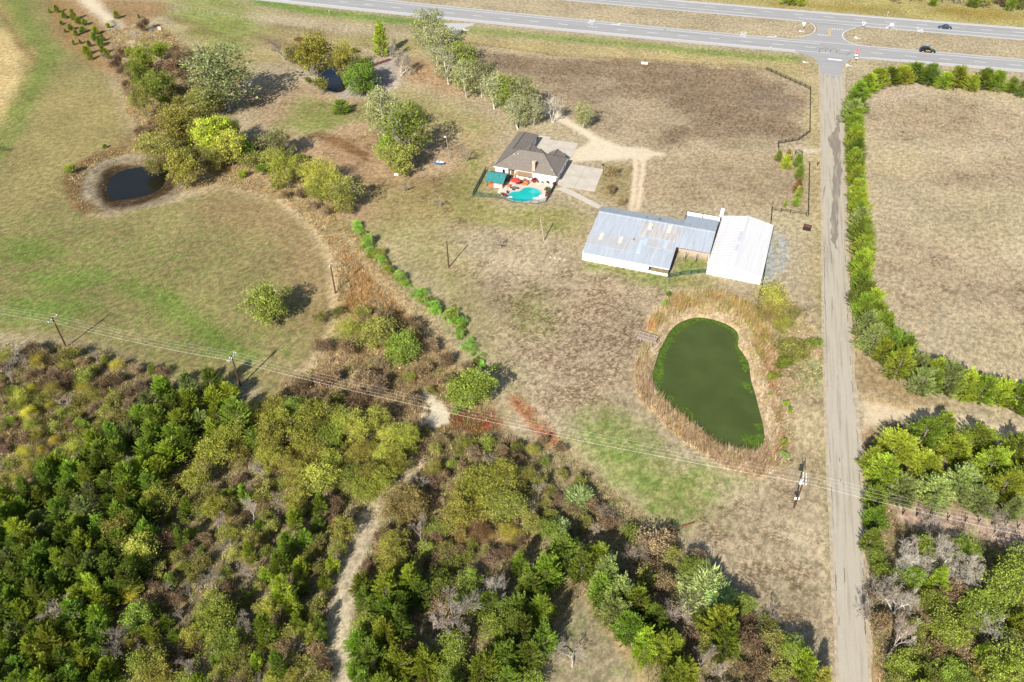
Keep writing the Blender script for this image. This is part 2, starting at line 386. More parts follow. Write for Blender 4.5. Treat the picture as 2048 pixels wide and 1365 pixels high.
# middle pasture
MP = [(760,500),(900,440),(1160,480),(1165,520),(1340,555),(1520,575),(1650,600),(1650,1010),(1680,1365),(1620,1320),(1480,1180),(1320,1040),(1200,960),(1090,870),(1010,800),(930,690),(860,600)]
paint(MP, (190,172,140), 4, 3, .9, L=.4, Gn=.12)
paint([(880,540),(1100,560),(1290,570),(1330,600),(1290,720),(1240,800),(1100,800),(1020,720),(930,620)], (182,160,130), 10, 7, .8, L=.85)
paint(ell(1070,630,50,50,20), (150,150,92), 7, 4, .7, Gn=.55)
paint([(700,450),(900,440),(930,520),(1000,700),(1030,800),(960,720),(860,600),(760,500)], (160,152,98), 7, 4, .7, Gn=.4, L=.1)
paint([(1170,522),(1340,553),(1400,570),(1330,580),(1200,545),(1160,535)], (142,152,80), 3, 2, .8, Gn=.7)
paint([(1340,550),(1420,548),(1440,575),(1360,580)], (158,150,88), 3, 2, .7, Gn=.4)
paint([(1360,510),(1415,520),(1408,545),(1345,553)], (140,148,78), 1.5, 1.5, .9, Gn=.6, L=.1)
paint([(1355,497),(1420,505),(1416,518),(1358,512)], (222,204,178), .8, .8, .9)
paint([(1180,810),(1230,810),(1280,860),(1360,930),(1470,960),(1400,1040),(1330,1060),(1260,1010),(1190,950),(1140,880)], (146,154,84), 6, 4, .85, Gn=.75, L=.08)
paint([(1200,960),(1300,1050),(1360,1060),(1300,1070),(1220,1010),(1160,930)], (176,156,118), 4, 3, .7, L=.4)
strip([(1140,880),(1200,970),(1290,1050)], 2, (190,166,128), 2, 1, .6)
strip([(1650,560),(1655,700),(1665,900),(1668,1000),(1678,1200)], 2.2, (142,150,84), 1.2, .6, .75, Gn=.6)
paint(ell(1360,1010,50,24), (150,150,88), 5, 3, .6, Gn=.5)
for e in (ell(1480,1060,70,50), ell(1560,1180,50,60), ell(1640,520,20,30), ell(1560,1000,40,20)): paint(e, (160,142,112), 6, 5, .6, L=.8, Gn=.35)
paint([(1530,460),(1560,455),(1575,480),(1570,540),(1530,570),(1522,560)], (176,178,172), 1.2, 1.2, .9, L=.1)
strip([(1540,470),(1555,500),(1572,505)], .5, (200,180,120), .4, .6, .7); strip([(1548,452),(1556,530),(1545,570)], .5, (190,175,120), .4, .6, .7)
paint(ell(1585,445,35,22), (190,176,138), 3, 3, .7)
# green pond surroundings
reed_out = smooth_poly(GP([(180,250),(330,105),(560,85),(740,135),(840,195),(900,300),(960,430),(975,560),(970,700),(990,850),(1010,1000),(1000,1140),(900,1230),(720,1210),(450,1050),(250,880),(110,730),(85,600),(110,470),(190,420),(150,380)], 0, 1240, 560, 3.102), 2)
paint(reed_out, (196,172,134), 1.5, 1.2, .95, L=.3, Rg=.6, world=True)
paint([(1500,640),(1560,560),(1620,640),(1650,700),(1640,760),(1590,800),(1590,920),(1560,960),(1540,860),(1540,760)], (190,168,134), 4, 3, .85, L=.5, Rg=.8)
paint([(1590,760),(1650,700),(1655,960),(1590,950)], (188,170,130), 4, 2, .8, L=.15)
paint(ell(1620,745,30,30), (120,146,84), 3, 2, .6, Gn=.9)
# right field beyond the cedar hedge
RF = [(1740,170),(2400,190),(2700,1200),(2048,760),(1870,745),(1760,640),(1740,480),(1725,300)]
paint(RF, (189,172,140), 3, 2, .95, L=.2)
for e in (ell(1880,240,160,40,5), ell(1850,520,120,40), ell(1960,590,180,50), ell(1980,350,150,30)): paint(e, (176,156,126), 10, 7, .8, L=.5)
for e in (ell(1960,430,120,50), ell(1800,330,60,40), ell(2000,700,80,40)): paint(e, (182,166,128), 8, 5, .6, L=.1, Gn=.1)
paint([(1735,175),(1850,165),(1850,185),(1745,215)], (198,178,156), 3, 2, .7)
strip([(1696,200),(1700,400),(1712,620),(1722,700)], 3, (178,160,112), 1.5, .8, .7, Gn=.3)
strip([(1697,560),(1700,640)], 1.2, (110,146,84), 1, .5, .8, Gn=.8)
# dirt turn-off on the right
paint([(1716,790),(1745,800),(1800,812),(1900,830),(2048,855),(2500,950),(2500,1000),(2048,885),(1900,855),(1800,838),(1760,850),(1722,870)], (228,206,170), 2, 1.6, .95, L=.1)
paint([(1705,700),(1760,740),(1830,790),(1900,815),(1830,812),(1760,795),(1718,790)], (172,146,104), 2.5, 1.5, .8, L=.4, Rg=.3)
strip([(1740,798),(1790,808),(1830,820)], 1.0, (214,176,112), 1, .5, .8)
paint([(1722,860),(1780,845),(1735,930),(1726,980)], (170,140,106), 2, 1.5, .9, L=.5, Rg=.5)
# lower woods floor
WF = [(-300,690),(180,690),(330,745),(480,800),(560,800),(700,850),(800,860),(1000,880),(1100,880),(1200,960),(1320,1060),(1380,1120),(1480,1200),(1620,1320),(1680,1400),(1680,1800),(-300,1800)]
paint(WF, (148,134,98), 3, 3, .95, L=.4, Gn=.08, Rg=1)
paint([(0,700),(350,760),(330,900),(150,1000),(-200,1000),(-200,700)], (128,112,72), 8, 4, .7)
for e in (ell(560,900,50,40), ell(480,1010,60,30), ell(640,900,30,20), ell(950,1050,90,25), ell(300,1150,50,80)): paint(e, (150,90,62), 5, 3, .6)
paint([(900,825),(980,825),(1000,850),(960,870),(900,850)], (150,76,44), 1.5, 1.5, .9)
strip([(1030,800),(1070,850),(1110,880)], 2.2, (180,92,52), 1.5, 1, .75)
sandpts = [(840,775),(865,772),(872,800),(890,812),(905,825),(900,850),(870,862),(852,845),(858,815),(843,795)]
paint(sandpts, (222,208,178), .5, 2.2, 1, L=.05, Rg=.1)
path = [(830,925),(800,955),(765,990),(742,1030),(725,1070),(705,1120),(695,1160),(688,1200),(682,1250),(680,1300),(678,1400),(676,1700)]
strip(path, 2.8, (194,178,148), 1, 1.0, 1, L=.1, Gn=0, Rg=0)
strip(path[3:], 4.0, (196,181,150), .8, 1.1, 1, L=.3, Gn=0, Rg=0)
strip([(150,-20),(185,10),(215,35),(232,58)], 6, (224,208,178), 2, 1.5, 1, L=.05, Rg=0); strip([(262,85),(275,95),(330,125)], 3.5, (224,208,178), 1.5, 1.5, .9)
strip([(225,42),(236,66)], 2, (52,44,34), 1, .6, .8)
# small clearing bottom centre
clr = [(1174,1185),(1195,1215),(1230,1260),(1262,1310),(1300,1365),(1320,1500),(1050,1500),(1080,1365),(1100,1290),(1112,1240)]
paint(clr, (166,152,120), 1.5, 1, 1, L=.3, Gn=.38, Rg=.1)
strip([(1176,1190),(1210,1240),(1250,1300),(1290,1365)], 1.3, (208,176,126), .8, .5, .8)
# right lower wood
paint([(1728,900),(1800,850),(2048,900),(2600,1100),(2600,1900),(1745,1900),(1738,1200)], (146,130,96), 2.5, 2, .95, L=.4, Rg=1)
paint([(1790,1000),(1860,1010),(1950,1020),(2048,1045),(2200,1070),(2200,1130),(2048,1110),(1980,1080),(1900,1070),(1800,1045)], (200,172,150), 1.5, 1.5, .9, L=.3, Rg=.3)
paint([(1740,1280),(1765,1290),(1775,1400),(1745,1400)], (190,156,112), 1, 1, .8)
# far side of the highway and the median
paint([(300,-60),(900,-30),(1300,-10),(1700,30),(2300,80),(2700,60),(2400,-200),(0,-300)], (176,163,100), 6, 4, .9, Gn=.35)
for e in (ell(1700,16,90,6,4), ell(1950,28,90,10,5), ell(1570,8,30,5)): paint(e, (156,132,62), 5, 4, .8)
paint([(1780,-10),(2048,5),(2500,30),(2500,-300),(1700,-300)], (108,84,66), 4, 3, .9, L=.6, Rg=1)
# gravel drive
strip([(1085,222),(1120,238),(1160,258),(1195,280),(1235,298),(1290,302)], 3.8, (230,214,184), .8, .7, 1, L=.02)
strip([(900,95),(930,140),(985,180),(1040,212),(1090,226)], 2.0, (212,190,158), 1.2, 1, .8, L=.1)
paint([(1150,300),(1172,290),(1195,275),(1250,298),(1300,303),(1330,305),(1330,310),(1300,314),(1285,325),(1270,318),(1240,320),(1200,322),(1150,325),(1130,335)], (230,213,183), 1.2, 1.4, 1, L=.02)
strip([(1290,305),(1400,306),(1540,300),(1640,303)], 2.2, (196,178,144), 2, 2, .3, L=.1)
strip([(1600,302),(1650,303)], 2.5, (216,202,176), 1, 1, .9)
strip([(1270,318),(1272,350),(1268,380),(1264,420)], 1.5, (230,208,176), .5, .5, 1, L=0); strip([(1285,318),(1286,350),(1281,380),(1277,420)], 1.4, (230,208,176), .5, .5, 1, L=0)
strip([(905,62),(895,72),(888,82)], 4.5, (186,182,172), 1, .3, 1)
# second pond, third pond banks
paint(smooth_poly(GP([(500,1210),(470,1080),(520,960),(660,915),(960,920),(1080,980),(1080,1100),(900,1210),(600,1240)], 0, 0, 0, 2.926), 1), (142,130,106), 1.5, 2.2, .9, L=.55, world=True, Rg=.2)
strip([(165,420),(150,390),(150,350),(175,322),(240,305)], 4, (112,92,64), 1.5, 1.5, .85, L=.6)
strip([(178,400),(176,360),(195,330),(250,312),(320,316)], 1.0, (176,168,146), .6, 1.2, .75)
paint(pond2_bank, (70,54,36), 1.0, .9, .97, world=True, L=.4)
strip([(170,420),(140,400),(138,355),(165,325),(250,295)], 3, (120,92,60), 1.5, 1.2, .6)
paint([(600,140),(640,130),(700,120),(790,118),(800,165),(760,190),(690,195),(640,180)], (178,166,156), 3, 2, .9, L=.2)
strip([(730,100),(790,120),(800,140),(790,175),(740,190)], 1.6, (222,200,176), 1, 1, .8)
paint(pond3, (90,78,66), 2, 1, .8, world=True)

# faint mower passes in the hay field and on the mown strip below the pond
def passes(P, line, wl, amp):
    s, t_ = area(GP(P), 6, 2); d_ = ldist(gx[s], gy[s], GP(line)); col[s] *= (1 + amp * t_ * np.sin(6.283 * d_ / wl + 1.5 * fbm(gx[s], gy[s], 15, 3)))[:, None]
passes(LF, [(120,430),(300,400),(450,375),(560,410),(655,520),(668,600),(655,680),(600,750)], 3.4, .055)
passes(RF, [(1735,180),(1745,480),(1880,740),(2200,830)], 4.6, .03)
passes([(1180,810),(1280,860),(1470,960),(1400,1040),(1330,1060),(1190,950)], [(1160,800),(1300,1060)], 2.4, .07)
passes(PA, [(905,95),(1200,265),(1400,300)], 3.6, .04)
# heights: pond basins and the creek ditch
gz = np.zeros(len(gx))
def basin(P, depth, slope, off=0.0):
    s, _ = area(P, slope * 2, 0); dd = sdist(gx[s], gy[s], P) + off
    t = np.clip(dd / slope, 0, 1); gz[s] = np.minimum(gz[s], -depth * t * t * (3 - 2 * t))
basin(pond, 1.3, 4.5, 2.0); basin(pond2, 1.7, 5.5, 3.0); basin(pond3, 1.2, 3, 1.5)
def zat(x, y):
    """height of the ground at a place"""
    z = 0.0
    for P, dep, sl_, off in ((pond, 1.3, 4.5, 2.0), (pond2, 1.7, 5.5, 3.0), (pond3, 1.2, 3, 1.5)):
        q = np.array(P)
        if q[:, 0].min() - 4 < x < q[:, 0].max() + 4 and q[:, 1].min() - 4 < y < q[:, 1].max() + 4:
            t = min(1, max(0, (float(sdist(np.array([x]), np.array([y]), P)[0]) + off) / sl_)); z = min(z, -dep * t * t * (3 - 2 * t))
    return z

m, t, b = newmat('ground_grass_and_soil')
a1 = N(t, 'ShaderNodeAttribute', attribute_name='col'); a2 = N(t, 'ShaderNodeAttribute', attribute_name='msk')
tc = N(t, 'ShaderNodeTexCoord'); oc = tc.outputs['Object']
sp_ = N(t, 'ShaderNodeSeparateColor'); t.links.new(a2.outputs['Color'], sp_.inputs[0]); mL, mG, mR = sp_.outputs
big = noise(t, oc, .055, 5, .62); fine = noise(t, oc, .95, 6, .78, (1, .6, 1), .5)
fine2 = noise(t, oc, 1.9, 4, .8, (.7, 1, 1), .9); mid = noise(t, oc, .3, 5, .65)
wsp = noise(t, oc, .8, 4, .7, (.5, 1.3, 1), -.4)
gth = mathn(t, 'SUBTRACT', .86, mathn(t, 'MULTIPLY', mG, .62))
gmix = mathn(t, 'ADD', mathn(t, 'MULTIPLY', mid, .55), mathn(t, 'ADD', mathn(t, 'MULTIPLY', fine, .25), mathn(t, 'MULTIPLY', big, .2)))
gsp = ramp(t, noise(t, oc, .9, 4, .7, (1, .6, 1), .3), .4, .6, .45, 1)
gm = mathn(t, 'MULTIPLY', ramp(t, mathn(t, 'ADD', mG, mathn(t, 'MULTIPLY', mathn(t, 'SUBTRACT', mid, .5), 2.6)), .35, .85), gsp)
c1 = mix(t, mathn(t, 'MULTIPLY', gm, .75), a1.outputs['Color'], pc(112, 138, 58))
lth = mathn(t, 'SUBTRACT', .70, mathn(t, 'MULTIPLY', mL, .24))
lt1 = noise(t, oc, 1.0, 4, .6, (1, .6, 1), .7); lt2 = noise(t, oc, 2.2, 3, .6, (.6, 1, 1), .3)
lmx = mathn(t, 'ADD', mathn(t, 'MULTIPLY', lt1, .38), mathn(t, 'ADD', mathn(t, 'MULTIPLY', mid, .34), mathn(t, 'MULTIPLY', lt2, .28)))
lar = ramp(t, mathn(t, 'ADD', mL, mathn(t, 'MULTIPLY', mathn(t, 'SUBTRACT', noise(t, oc, .16, 4, .65), .5), 2.4)), .35, .8)
lsp = ramp(t, mathn(t, 'ADD', mathn(t, 'MULTIPLY', lt1, .45), mathn(t, 'MULTIPLY', lt2, .55)), .475, .525)
lm = mathn(t, 'MULTIPLY', lar, lsp)
c2 = mix(t, mathn(t, 'MULTIPLY', lm, .74), c1, pc(112, 90, 66))
hi = ramp(t, fine2, .56, .68)
c3 = mix(t, mathn(t, 'MULTIPLY', hi, .42), c2, pc(226, 206, 168))
k = mathn(t, 'MULTIPLY', ramp(t, fine, .40, .60, .72, 1.24), mathn(t, 'MULTIPLY', ramp(t, big, .3, .7, .86, 1.14), ramp(t, wsp, .36, .64, .9, 1.1)))
bw = N(t, 'ShaderNodeRGBToBW'); t.links.new(a1.outputs['Color'], bw.inputs[0]); bare_ = ramp(t, bw.outputs[0], .29, .37, 1, .3)
k = mathn(t, 'ADD', mathn(t, 'MULTIPLY', mathn(t, 'SUBTRACT', k, 1.0), bare_), 1.0)
c3 = mix(t, bare_, a1.outputs['Color'], c3)
vm = N(t, 'ShaderNodeVectorMath', operation='SCALE'); t.links.new(c3, vm.inputs[0]); t.links.new(k, vm.inputs['Scale'])
t.links.new(vm.outputs[0], b.inputs['Base Color']); b.inputs['Roughness'].default_value = 1; b.inputs['Specular IOR Level'].default_value = .05
bh = mathn(t, 'ADD', mathn(t, 'MULTIPLY', fine, .6), mathn(t, 'MULTIPLY', fine2, .4))
bn = N(t, 'ShaderNodeBump', Strength=.7, Distance=.35); t.links.new(bh, bn.inputs['Height']); t.links.new(bn.outputs[0], b.inputs['Normal'])
M['ground'] = m
ny, nx = len(ys), len(xs); idx = np.arange(nx * ny).reshape(ny, nx)
Q = np.stack([idx[:-1, :-1], idx[:-1, 1:], idx[1:, 1:], idx[1:, :-1]], -1).reshape(-1, 4)
link('ground', npmesh('ground', np.stack([gx, gy, gz], 1), Q, m, {'col': col, 'msk': np.stack([litter, green, rough_], 1)}), kind='structure')

# ------------------------------------------------------------ water
def water_mat(name, c, rough, c2=None):
    m, t, b = newmat(name); tc = N(t, 'ShaderNodeTexCoord'); f = noise(t, tc.outputs['Object'], .12, 4)
    o = mix(t, ramp(t, f, .3, .7), c, c2 or tuple(x * .8 for x in c)); t.links.new(o, b.inputs['Base Color'])
    b.inputs['Roughness'].default_value = rough; b.inputs['Specular IOR Level'].default_value = .22
    f2 = noise(t, tc.outputs['Object'], 3, 3); bn = N(t, 'ShaderNodeBump', Strength=.15, Distance=.03); t.links.new(f2, bn.inputs['Height']); t.links.new(bn.outputs[0], b.inputs['Normal'])
    return m
M['green_water'] = water_mat('green_pond_water', pc(84, 97, 46), .3, pc(74, 86, 40))
M['dark_water'] = water_mat('dark_pond_water', pc(34, 34, 26), .12)
M['pool_water'] = water_mat('pool_water', (.006, .30, .26), .08, (.015, .36, .33))
def offset_poly(P, d_):
    P = np.array(P); n_ = len(P); c = P.mean(0); out = []
    for i in range(n_):
        e = P[(i + 1) % n_] - P[i - 1]; nn = np.array([e[1], -e[0]]); nn /= max(np.linalg.norm(nn), 1e-6)
        if np.dot(nn, P[i] - c) < 0: nn = -nn
        out.append(tuple(P[i] + nn * d_))
    return out
def sheet(name, P, z, m, kind='structure', parent=None, thick=0):
    mb = MB()
    if thick: mb.prism(P, z - thick, z)
    else:
        if sum(P[i][0] * P[(i + 1) % len(P)][1] - P[(i + 1) % len(P)][0] * P[i][1] for i in range(len(P))) < 0: P = P[::-1]
        mb.add([(x, y, z) for x, y in P], [tuple(range(len(P)))])
    return mb.build(name, m, parent, kind)
sheet('pond_water', offset_poly(pond, .7), POND_Z, M['green_water'])
sheet('pond_water', offset_poly(pond2, .3), -1.32, M['dark_water'])
sheet('pond_water', offset_poly(pond3, .3), -.6, M['dark_water'])

# ------------------------------------------------------------ roads
def road_mat(name, c, streak, angle, c_dark, amt=.5, sc=(1.1, .03, 1)):
    m, t, b = newmat(name); tc = N(t, 'ShaderNodeTexCoord'); oc = tc.outputs['Object']
    f = noise(t, oc, 1.0, 4, .6, sc, angle); f2 = noise(t, oc, .22, 5, .65); f3 = noise(t, oc, 6, 2)
    o = mix(t, mathn(t, 'MULTIPLY', ramp(t, f, .45, .72), amt), c, c_dark)
    o = mix(t, mathn(t, 'MULTIPLY', ramp(t, f2, .5, .75), .35), o, tuple(min(1, x * 1.15) for x in c))
    kk = ramp(t, f3, .3, .7, .93, 1.07); vm = N(t, 'ShaderNodeVectorMath', operation='SCALE'); t.links.new(o, vm.inputs[0]); t.links.new(kk, vm.inputs['Scale'])
    t.links.new(vm.outputs[0], b.inputs['Base Color']); b.inputs['Roughness'].default_value = .9; b.inputs['Specular IOR Level'].default_value = .2
    return m
M['highway'] = road_mat('worn_asphalt', pc(176, 174, 171), 1, 1.805, pc(140, 139, 138), .6)
M['shoulder'] = road_mat('pale_shoulder', pc(202, 199, 194), 1, 1.805, pc(184, 180, 174), .4)
M['county'] = road_mat('chip_seal_road', pc(194, 184, 165), 1, .27, pc(156, 145, 128), .7, (1.5, .05, 1))
M['tar'] = road_mat('dark_tar_patch', pc(146, 135, 121), 1, .27, pc(178, 167, 150), .95, (1.6, .12, 1))
M['crack'] = mat('tar_crack', pc(116, 104, 88), .9, .2, 2)
M['dirt_edge'] = mat('road_edge_dirt', pc(196, 178, 150), .95, .15, .8)

near_lo = GP([(300,-28),(505,2),(650,20.5),(900,43),(1100,61),(1350,82.5),(1600,105.5),(2048,141),(2500,180),(3000,226)])
near_up = GP([(300,-58),(505,-27),(752,0),(900,17),(1100,34),(1350,56.5),(1600,78),(2048,113.5),(2500,152),(3000,196)])
far_lo = GP([(300,-80),(700,-37),(1098,0),(1350,21.5),(1600,43),(2048,79.5),(2500,117),(3000,160)])
far_up = GP([(300,-100),(700,-60),(1098,-22),(1350,3.5),(1600,22),(2048,51),(2500,85),(3000,125)])
def resample(P, n=160, x0=None, x1=None):
    P = np.array(P); x = np.linspace(P[0, 0] if x0 is None else x0, P[-1, 0] if x1 is None else x1, n)
    co = np.polyfit(P[:, 0], P[:, 1], 2); return np.stack([x, np.polyval(co, x)], 1)
class Carriage:
    def __init__(s, lo, up):
        s.lo = np.polyfit(*np.array(lo).T, 2); s.up = np.polyfit(*np.array(up).T, 2)
    def at(s, x, f):
        ylo = np.polyval(s.lo, x); sl_ = 2 * s.lo[0] * x + s.lo[1]; W = np.polyval(s.up, x) - ylo
        L = np.hypot(1, sl_); wd = W / L; return np.stack([x - sl_ / L * wd * f, ylo + 1 / L * wd * f], -1)
    def ribbon(s, f0, f1, x0, x1, z, mb, n=None):
        n = n or max(2, int(abs(x1 - x0) / 4)); x = np.linspace(x0, x1, n); A = s.at(x, f0); B = s.at(x, f1); V = []; F_ = []
        for i in range(n): V += [(A[i][0], A[i][1], z), (B[i][0], B[i][1], z)]
        for i in range(n - 1): F_.append((2 * i, 2 * i + 2, 2 * i + 3, 2 * i + 1))
        mb.add(V, F_); return mb
near = Carriage(near_lo, near_up); far = Carriage(far_lo, far_up)
near.ribbon(0, 1, -190, 560, .03, MB()).build('highway', M['shoulder'], kind='structure')
near.ribbon(.17, .93, -190, 560, .034, MB()).build('highway', M['highway'], kind='structure')
far.ribbon(0, 1, -190, 560, .03, MB()).build('highway', M['shoulder'], kind='structure')
far.ribbon(.10, .88, -190, 560, .034, MB()).build('highway', M['highway'], kind='structure')
# road off the highway, the throat and the crossing in the median
cL = np.array(GP([(1640,128),(1641,180),(1644,300),(1646,450),(1647,600),(1651,750),(1656,900),(1661,1000),(1668,1150),(1680,1365)]) + [(38, 10), (30, -30)])
cR = np.array(GP([(1685,128),(1686,180),(1687,240),(1689,400),(1693,550),(1704,750),(1719,900),(1723,1000),(1728,1150),(1737,1365)]) + [(43.6, 10), (35.6, -30)])
def lerp_line(P, Q_, f):
    return P * (1 - f) + Q_ * f
def dens(A, n=12):
    out = []
    for i in range(len(A) - 1):
        for k_ in range(n): out.append(A[i] + (A[i + 1] - A[i]) * k_ / n)
    return np.array(out + [A[-1]])
cL, cR = dens(cL), dens(cR)
def band(A, B, z, mb):
    V = []; F_ = []
    for p_, q_ in zip(A, B): V += [(p_[0], p_[1], z), (q_[0], q_[1], z)]
    for i in range(len(A) - 1): F_.append((2 * i, 2 * i + 2, 2 * i + 3, 2 * i + 1))
    return mb.add(V, F_)
jr = random.Random(4)
eL = cL + np.array([[(-.35 - .5 * fbm(p_[0], p_[1], 4, 5)), 0] for p_ in cL]); eR = cR + np.array([[(.2 + 1.1 * fbm(p_[0], p_[1], 5, 9)), 0] for p_ in cR])
band(eL, eR, .016, MB()).build('road_shoulder', M['dirt_edge'], kind='structure')
jit = lambda A, a, s: A + np.array([[(fbm(p_[0], p_[1], 1.6, s) - .5) * a, 0] for p_ in A])
band(jit(cL, .5, 2), jit(cR, .7, 6), .024, MB()).build('county_road', M['county'], kind='structure')
throat = GP([(1590,103.5),(1612,110),(1626,116),(1634,124),(1640,138),(1643,149),(1648,144),(1654,157),(1660,150),(1667,162),(1673,150),(1679,158),(1684,145),(1685,138),(1689,128),(1700,120),(1720,114.5),(1745,115),(1745,110),(1590,96)])
sheet('road_junction', throat, .04, M['highway'])
cross_m = GP([(1600,78),(1625,73),(1634,63),(1634,54),(1625,46),(1600,41),(1740,54),(1715,57),(1690,64),(1686,73),(1695,82),(1740,93),(1770,96)])
cross_m = GP([(1585,78.5),(1612,74),(1628,69),(1634,62),(1634,54),(1627,48),(1600,41),(1730,54.5),(1708,57),(1693,63),(1687,70),(1692,80),(1706,87),(1740,93)])
sheet('median_crossing', cross_m, .038, M['highway'])
throat2 = GP([(878,47),(888,52),(900,58),(902,66),(889,84),(904,84),(920,64),(930,56),(945,52),(950,47)])
sheet('ranch_entrance', throat2, .04, M['shoulder'])
# painted markings
mk = MB(); Z = .046
for f_, a, b_ in ((.175, -190, 124), (.175, 150, 560), (.80, 60, 121)): near.ribbon(f_, f_ + .015, a, b_, Z, mk)
near.ribbon(.80, .815, -190, 61, Z, mk); near.ribbon(.80, .815, 142, 560, Z, mk)
for f_, a, b_ in ((.86, -190, 560), (.30, 122, 560), (.30, -190, 105)): far.ribbon(f_, f_ + .016, a, b_, Z, mk)
x = -190.0
while x < 560:
    if not 112 < x < 112: near.ribbon(.485, .50, x, x + 4.2, Z, mk, 3)
    far.ribbon(.58, .595, x + 5, x + 9.2, Z, mk, 3); x += 12.2
mk.build('lane_markings', M['white_paint'], kind='structure')
mk = MB()
st = GP([(1656,117.5),(1684,120.5),(1684,122.5),(1656,119.5)]); mk.add([(x_, y_, .05) for x_, y_ in st][::-1], [(0, 1, 2, 3)])
for i in range(5):
    p_ = G(1637 + i * 4.8, 69.8 + i * .4); mk.add([(p_[0] - .35, p_[1] - .4, .05), (p_[0] + .35, p_[1] - .4, .05), (p_[0], p_[1] + .45, .05)], [(0, 1, 2)])
    p_ = G(1665 + i * 4.8, 58.6 + i * .5); mk.add([(p_[0] - .35, p_[1] + .4, .05), (p_[0] + .35, p_[1] + .4, .05), (p_[0], p_[1] - .45, .05)], [(0, 2, 1)])
mk.build('yield_line', M['white_paint'], kind='structure')
mk = MB()
for x_ in (1657.5, 1660.5):
    a = G(x_, 72); b_ = G(x_ + .5, 58); mk.add([(a[0] - .12, a[1], .05), (a[0] + .12, a[1], .05), (b_[0] + .12, b_[1], .05), (b_[0] - .12, b_[1], .05)], [(0, 1, 2, 3)])
mk.build('centre_line', M['yellow_paint'], kind='structure')
def edge_line(pts, wd, z, m, name):
    P = np.array(smooth_open(GP(pts))); mb = MB()
    for i in range(len(P) - 1): 
        d_ = P[i + 1] - P[i]; n_ = np.array([-d_[1], d_[0]]) / max(np.hypot(*d_), 1e-6) * wd / 2
        mb.add([(*(P[i] - n_), z), (*(P[i + 1] - n_), z), (*(P[i + 1] + n_), z), (*(P[i] + n_), z)], [(0, 1, 2, 3)])
    return mb.build(name, m, kind='structure')
def smooth_open(P, it=2):
    P = [np.array(p_, float) for p_ in P]
    for _ in range(it):
        Q_ = [P[0]]
        for i in range(len(P) - 1): Q_ += [P[i] * .75 + P[i + 1] * .25, P[i] * .25 + P[i + 1] * .75]
        P = Q_ + [P[-1]]
    return P
edge_line([(1590,75),(1612,72.5),(1626,67),(1631,60),(1629,52),(1620,46)], .22, .046, M['white_paint'], 'edge_line')
edge_line([(1712,56),(1697,60),(1685,66),(1685,76),(1695,84),(1715,91),(1740,94.5)], .22, .05, M['white_paint'], 'edge_line')
# skid marks and tar on the junction and road
for i, pts in enumerate([[(1638,106),(1639,100),(1646,96.5),(1654,96)],[(1651,103),(1651,99),(1658,97)],[(1660,104),(1662,99),(1672,97)],[(1673,106),(1673,101),(1682,100)],[(1676,107),(1690,108.5),(1705,106)],[(1692,112),(1700,107)]]):
    edge_line(pts, .22, .05, M['crack'], 'skid_mark')
tarp = GP([(1672,228),(1673,250),(1668,262),(1664,268),(1656,275),(1658,285),(1664,300),(1668,315),(1666,345),(1664,400),(1660,440),(1664,480),(1672,500),(1676,455),(1678,400),(1683,350),(1682,300),(1678,268),(1680,240)])
tarp = [tuple(p_) for p_ in dens(np.array(tarp + tarp[:1]), 6)[:-1]]; tarp = [(x_ + (fbm(x_, y_, 1.3, 4) - .5) * 1.5, y_) for x_, y_ in tarp]
s_ = sheet('tar_patch', tarp, .029, M['tar'])
sheet('tar_patch', GP([(1647,378),(1652,368),(1648,392),(1645,405)]), .029, M['tar'])
rc = random.Random(9)
for i in range(46):          # cracks and patched seams along the left edge of the road
    k_ = rc.randrange(40, len(cL) - 30); f_ = rc.choice([.05, .06, .08, .95, .97, .35, .45]); A = lerp_line(cL, cR, f_)[k_:k_ + rc.randint(2, 4)]
    mb = MB(); wd = rc.uniform(.02, .06)
    for j in range(len(A) - 1):
        o0 = rc.uniform(-.1, .1)
        mb.add([(A[j][0] - wd + o0, A[j][1], .031), (A[j + 1][0] - wd - o0, A[j + 1][1], .031), (A[j + 1][0] + wd - o0, A[j + 1][1], .031), (A[j][0] + wd + o0, A[j][1], .031)], [(0, 3, 2, 1)])
    mb.build('road_crack', M['crack'], kind='structure')
def text_mesh(name, s, size, loc, rot, m, parent=None, kind=None, ext=0.004, sx=1, sy=1):
    cu = bpy.data.curves.new(name, 'FONT'); cu.body = s; cu.size = size; cu.align_x = 'CENTER'; cu.align_y = 'CENTER'; cu.extrude = ext
    o = bpy.data.objects.new('tmp', cu); COL.objects.link(o)
    dg = bpy.context.evaluated_depsgraph_get(); me = bpy.data.meshes.new_from_object(o.evaluated_get(dg)); bpy.data.objects.remove(o); bpy.data.curves.remove(cu)
    me.materials.clear(); me.materials.append(m); me.name = name
    q = link(name, me, parent, kind); q.location = loc; q.rotation_euler = rot; q.scale = (sx, sy, 1); return q
hw_ang = math.atan2(near.lo[1], 1)
for px_, py_, fl in ((1182, 44.5, 0), (1486, 69.5, 0), (1841, 60.5, 1)):
    p_ = G(px_, py_); text_mesh('only_marking', 'ONLY', 2.6, (p_[0], p_[1], .052), (0, 0, hw_ang - R(90) + (R(180) if fl else 0)), M['white_paint'], kind='structure', ext=0, sx=.9, sy=1.3)
